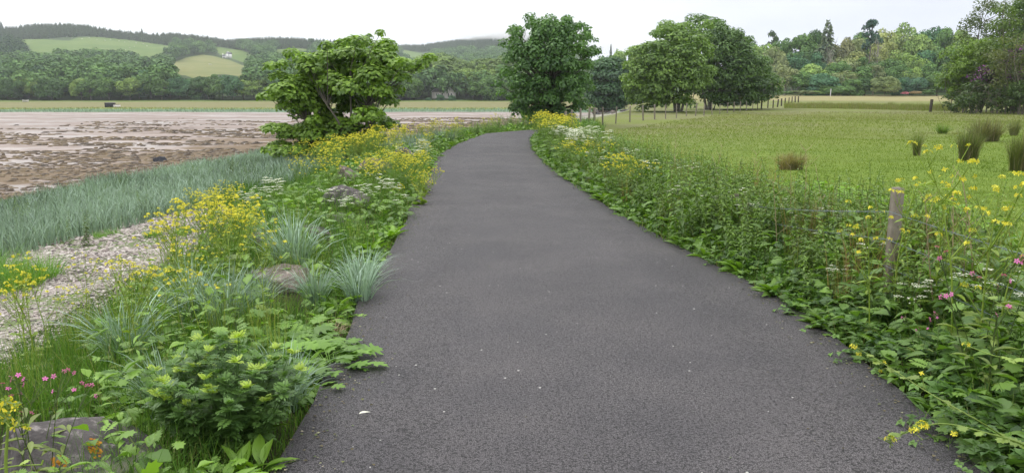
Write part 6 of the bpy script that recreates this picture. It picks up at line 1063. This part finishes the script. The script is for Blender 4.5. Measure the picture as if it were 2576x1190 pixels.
n = 9000; yy = np.exp(g.uniform(math.log(4.5), math.log(13.5), n)); s = g.uniform(1.5, 3.2 + .1 * yy); undergrowth('undergrowth', xR(yy) + s, yy, .28 * g.random(n), g.uniform(.06, .14, n), (.085, .175, .020), 'bright leafy weeds on the field side of the near fence', [OVATE, LOBED, DOCK])
# seaweed lumps
n = 24000; yy = np.exp(g.uniform(math.log(11), math.log(120), n)); xx = xB(yy) - 11.6 - 60 * g.random(n) ** 1.8; k = W1(xx * .4, yy * .8) + W3(xx * .3, yy * .7) > np.interp(xB(yy) - 11.6 - xx, [0, 4, 25, 60], [-1.0, -.55, .35, .9]); xx, yy = xx[k], yy[k]; n = len(xx); v0, t0 = ico(2); mb = MB(); sz = np.column_stack([g.uniform(.05, .22, n), g.uniform(.04, .10, n), g.uniform(.012, .05, n)]) * np.clip(yy / 25, 1, 2.2)[:, None]; a = g.uniform(-.5, .5, n); Rm = np.zeros((n, 3, 3)); Rm[:, 0, 0] = np.cos(a); Rm[:, 0, 1] = -np.sin(a); Rm[:, 1, 0] = np.sin(a); Rm[:, 1, 1] = np.cos(a); Rm[:, 2, 2] = 1
bump_ = 1 + .25 * np.sin(v0 @ np.array([5.1, 3.3, 2]) * 2) ; scat(mb, (v0 * bump_[:, None], E4, t0), np.column_stack([xx, yy, FLAT + W1(xx, yy) * .03 + W2(xx, yy) * .05]), Rm, sz, g.uniform(0, 1, n)); o = mb.build('seaweed', tint_mat('bladder_wrack', [(0, (.030, .018, .008)), (.6, (.080, .050, .020)), (1, (.135, .095, .042))], .6, .4, nscale=14)); tag(o, 'brown seaweed lumps strewn over the near tidal flat', None, None, 'stuff')
# shingle
n = 40000; yy = np.exp(g.uniform(math.log(3.6), math.log(19), n)); s = g.uniform(2.6, 8.2, n); xx = xB(yy) - s; k = (s < np.interp(yy, [3, 9, 15, 19], [8.2, 7.4, 5.6, 4.2]) + .5 * W1(xx, yy)); xx, yy, s = xx[k], yy[k], s[k]; n = len(xx); v0, t0 = ico(1); mb = MB(); r = g.uniform(.006, .016, n) * (1 + 1.2 * (g.random(n) < .05)) * np.clip(yy / 7, 1, 1.7); sz = r[:, None] * np.column_stack([g.uniform(.8, 1.5, n), g.uniform(.7, 1.1, n), g.uniform(.35, .6, n)]); a = g.uniform(0, 6.28, n); Rm = np.zeros((n, 3, 3)); Rm[:, 0, 0] = np.cos(a); Rm[:, 0, 1] = -np.sin(a); Rm[:, 1, 0] = np.sin(a); Rm[:, 1, 1] = np.cos(a); Rm[:, 2, 2] = 1
scat(mb, (v0, E4, t0), np.column_stack([xx, yy, gz(xx, yy) + .025]), Rm, sz, np.clip(g.beta(2.2, 1.1, n) - .55 * (g.random(n) < .14), 0, 1)); o = mb.build('shingle', tint_mat('pebble', [(0, (.085, .075, .072)), (.4, (.21, .175, .160)), (.75, (.40, .345, .318)), (1, (.54, .50, .465))], .8, .25), smooth=True); tag(o, 'pale pinkish grey shingle of the upper beach', None, None, 'stuff')
# bits of leaf and grit swept against the edges of the path
n = 1500; yy = np.exp(g.uniform(math.log(2.4), math.log(30), n)); side = g.random(n) < .5; q = np.abs(g.normal(size=n)) * .16 + .01; xx = np.where(side, xB(yy) + q, xR(yy) - q); far_ = g.random(n) < .10; xx = np.where(far_, xB(yy) + (xR(yy) - xB(yy)) * g.random(n), xx); tt = (xx - xB(yy)) / (xR(yy) - xB(yy)); mb = MB(); a = g.uniform(0, 6.28, n)
scat(mb, CARD, np.column_stack([xx, yy, .030 + .02 * (1 - (2 * tt - 1) ** 2)]), basis(np.column_stack([np.cos(a), np.sin(a), g.uniform(0, .15, n)]), np.array([[0, 0, 1.]]) + g.normal(size=(n, 3)) * .15), g.uniform(.006, .022, n) * np.clip(yy / 8, 1, 2) * np.where(far_, .6, 1), g.random(n)); o = mb.build('leaf_litter', tint_mat('litter', [(0, (.045, .040, .022)), (.5, (.13, .11, .06)), (.8, (.08, .13, .03)), (1, (.34, .30, .22))])); tag(o, 'bits of leaf and straw along the asphalt edges', None, None, 'stuff')
# dry straw at the path edge
for (u, v, n_, lb) in [(852, 836, 110, 'dead straw tuft at the left edge of the asphalt'), (395, 1135, 40, 'few dry straws between the near boulder and the ragwort bush')]:
    p_ = P(u, v, z=.02); mb = MB(); n = n_; a = g.uniform(0, 6.28, n); blades(mb, np.column_stack([g.normal(size=n) * .035, g.normal(size=n) * .03, np.full(n, .0)]), g.uniform(.08, .2, n), a, g.uniform(.7, 1.5, n), np.full(n, .003), g.uniform(.3, 1, n), 3, g); o = mb.build('dry_grass', DRY); o['kind'] = 'thing'; o.location = (p_[0] - .03, p_[1], float(gz(p_[0], p_[1])) + .02); tag(o, lb, 'grass')
# ================================================================ haze
def haze_box(name, x0, x1, y0, y1, z0, z1, dens, colr):
    mb = MB(); slab(mb, x0, x1, y0, y1, z0, z1); m = bpy.data.materials.new(name); m.use_nodes = True; t = m.node_tree; t.nodes.clear(); v = t.nodes.new('ShaderNodeVolumePrincipled'); o = t.nodes.new('ShaderNodeOutputMaterial'); v.inputs['Density'].default_value = dens; v.inputs['Color'].default_value = (*colr, 1); v.inputs['Anisotropy'].default_value = 0.2; t.links.new(v.outputs[0], o.inputs['Volume']); o_ = mb.build(name, m); o_['kind'] = 'stuff'; return o_
HZ = haze_box('haze', -2300, 3600, -60, 2600, -45, 190, 0.00016, (.88, .94, 1.0)); HZ['label'] = 'thin damp haze over the bay and hills'

# low cloud lying on the far hill top
def cloud(u, v, d, ru, rv, rd, dens, label):
    c_ = P(u, v, d=d); k = d / FOC; v0, t0 = ico(4); mb = MB(); wv = Wave(int(u), 12, .8, 3, 3); mb.add(v0 * (1 + .12 * wv(v0[:, 0], v0[:, 1], v0[:, 2]))[:, None] * [ru * k, rd, rv * k], None, t0); m = bpy.data.materials.new('cloud'); m.use_nodes = True; t = m.node_tree; t.nodes.clear(); vv = t.nodes.new('ShaderNodeVolumePrincipled'); o = t.nodes.new('ShaderNodeOutputMaterial'); vv.inputs['Density'].default_value = dens; vv.inputs['Color'].default_value = (1, 1, 1, 1); t.links.new(vv.outputs[0], o.inputs['Volume']); o_ = mb.build('cloud', m, smooth=True); o_.location = c_; o_['kind'] = 'stuff'; o_['label'] = label
cloud(1300, 88, 1560, 190, 19, 120, .010, 'low cloud wrapping the top of the far hill')
cloud(1440, 92, 1520, 190, 34, 120, .011, 'low cloud behind the round tree')
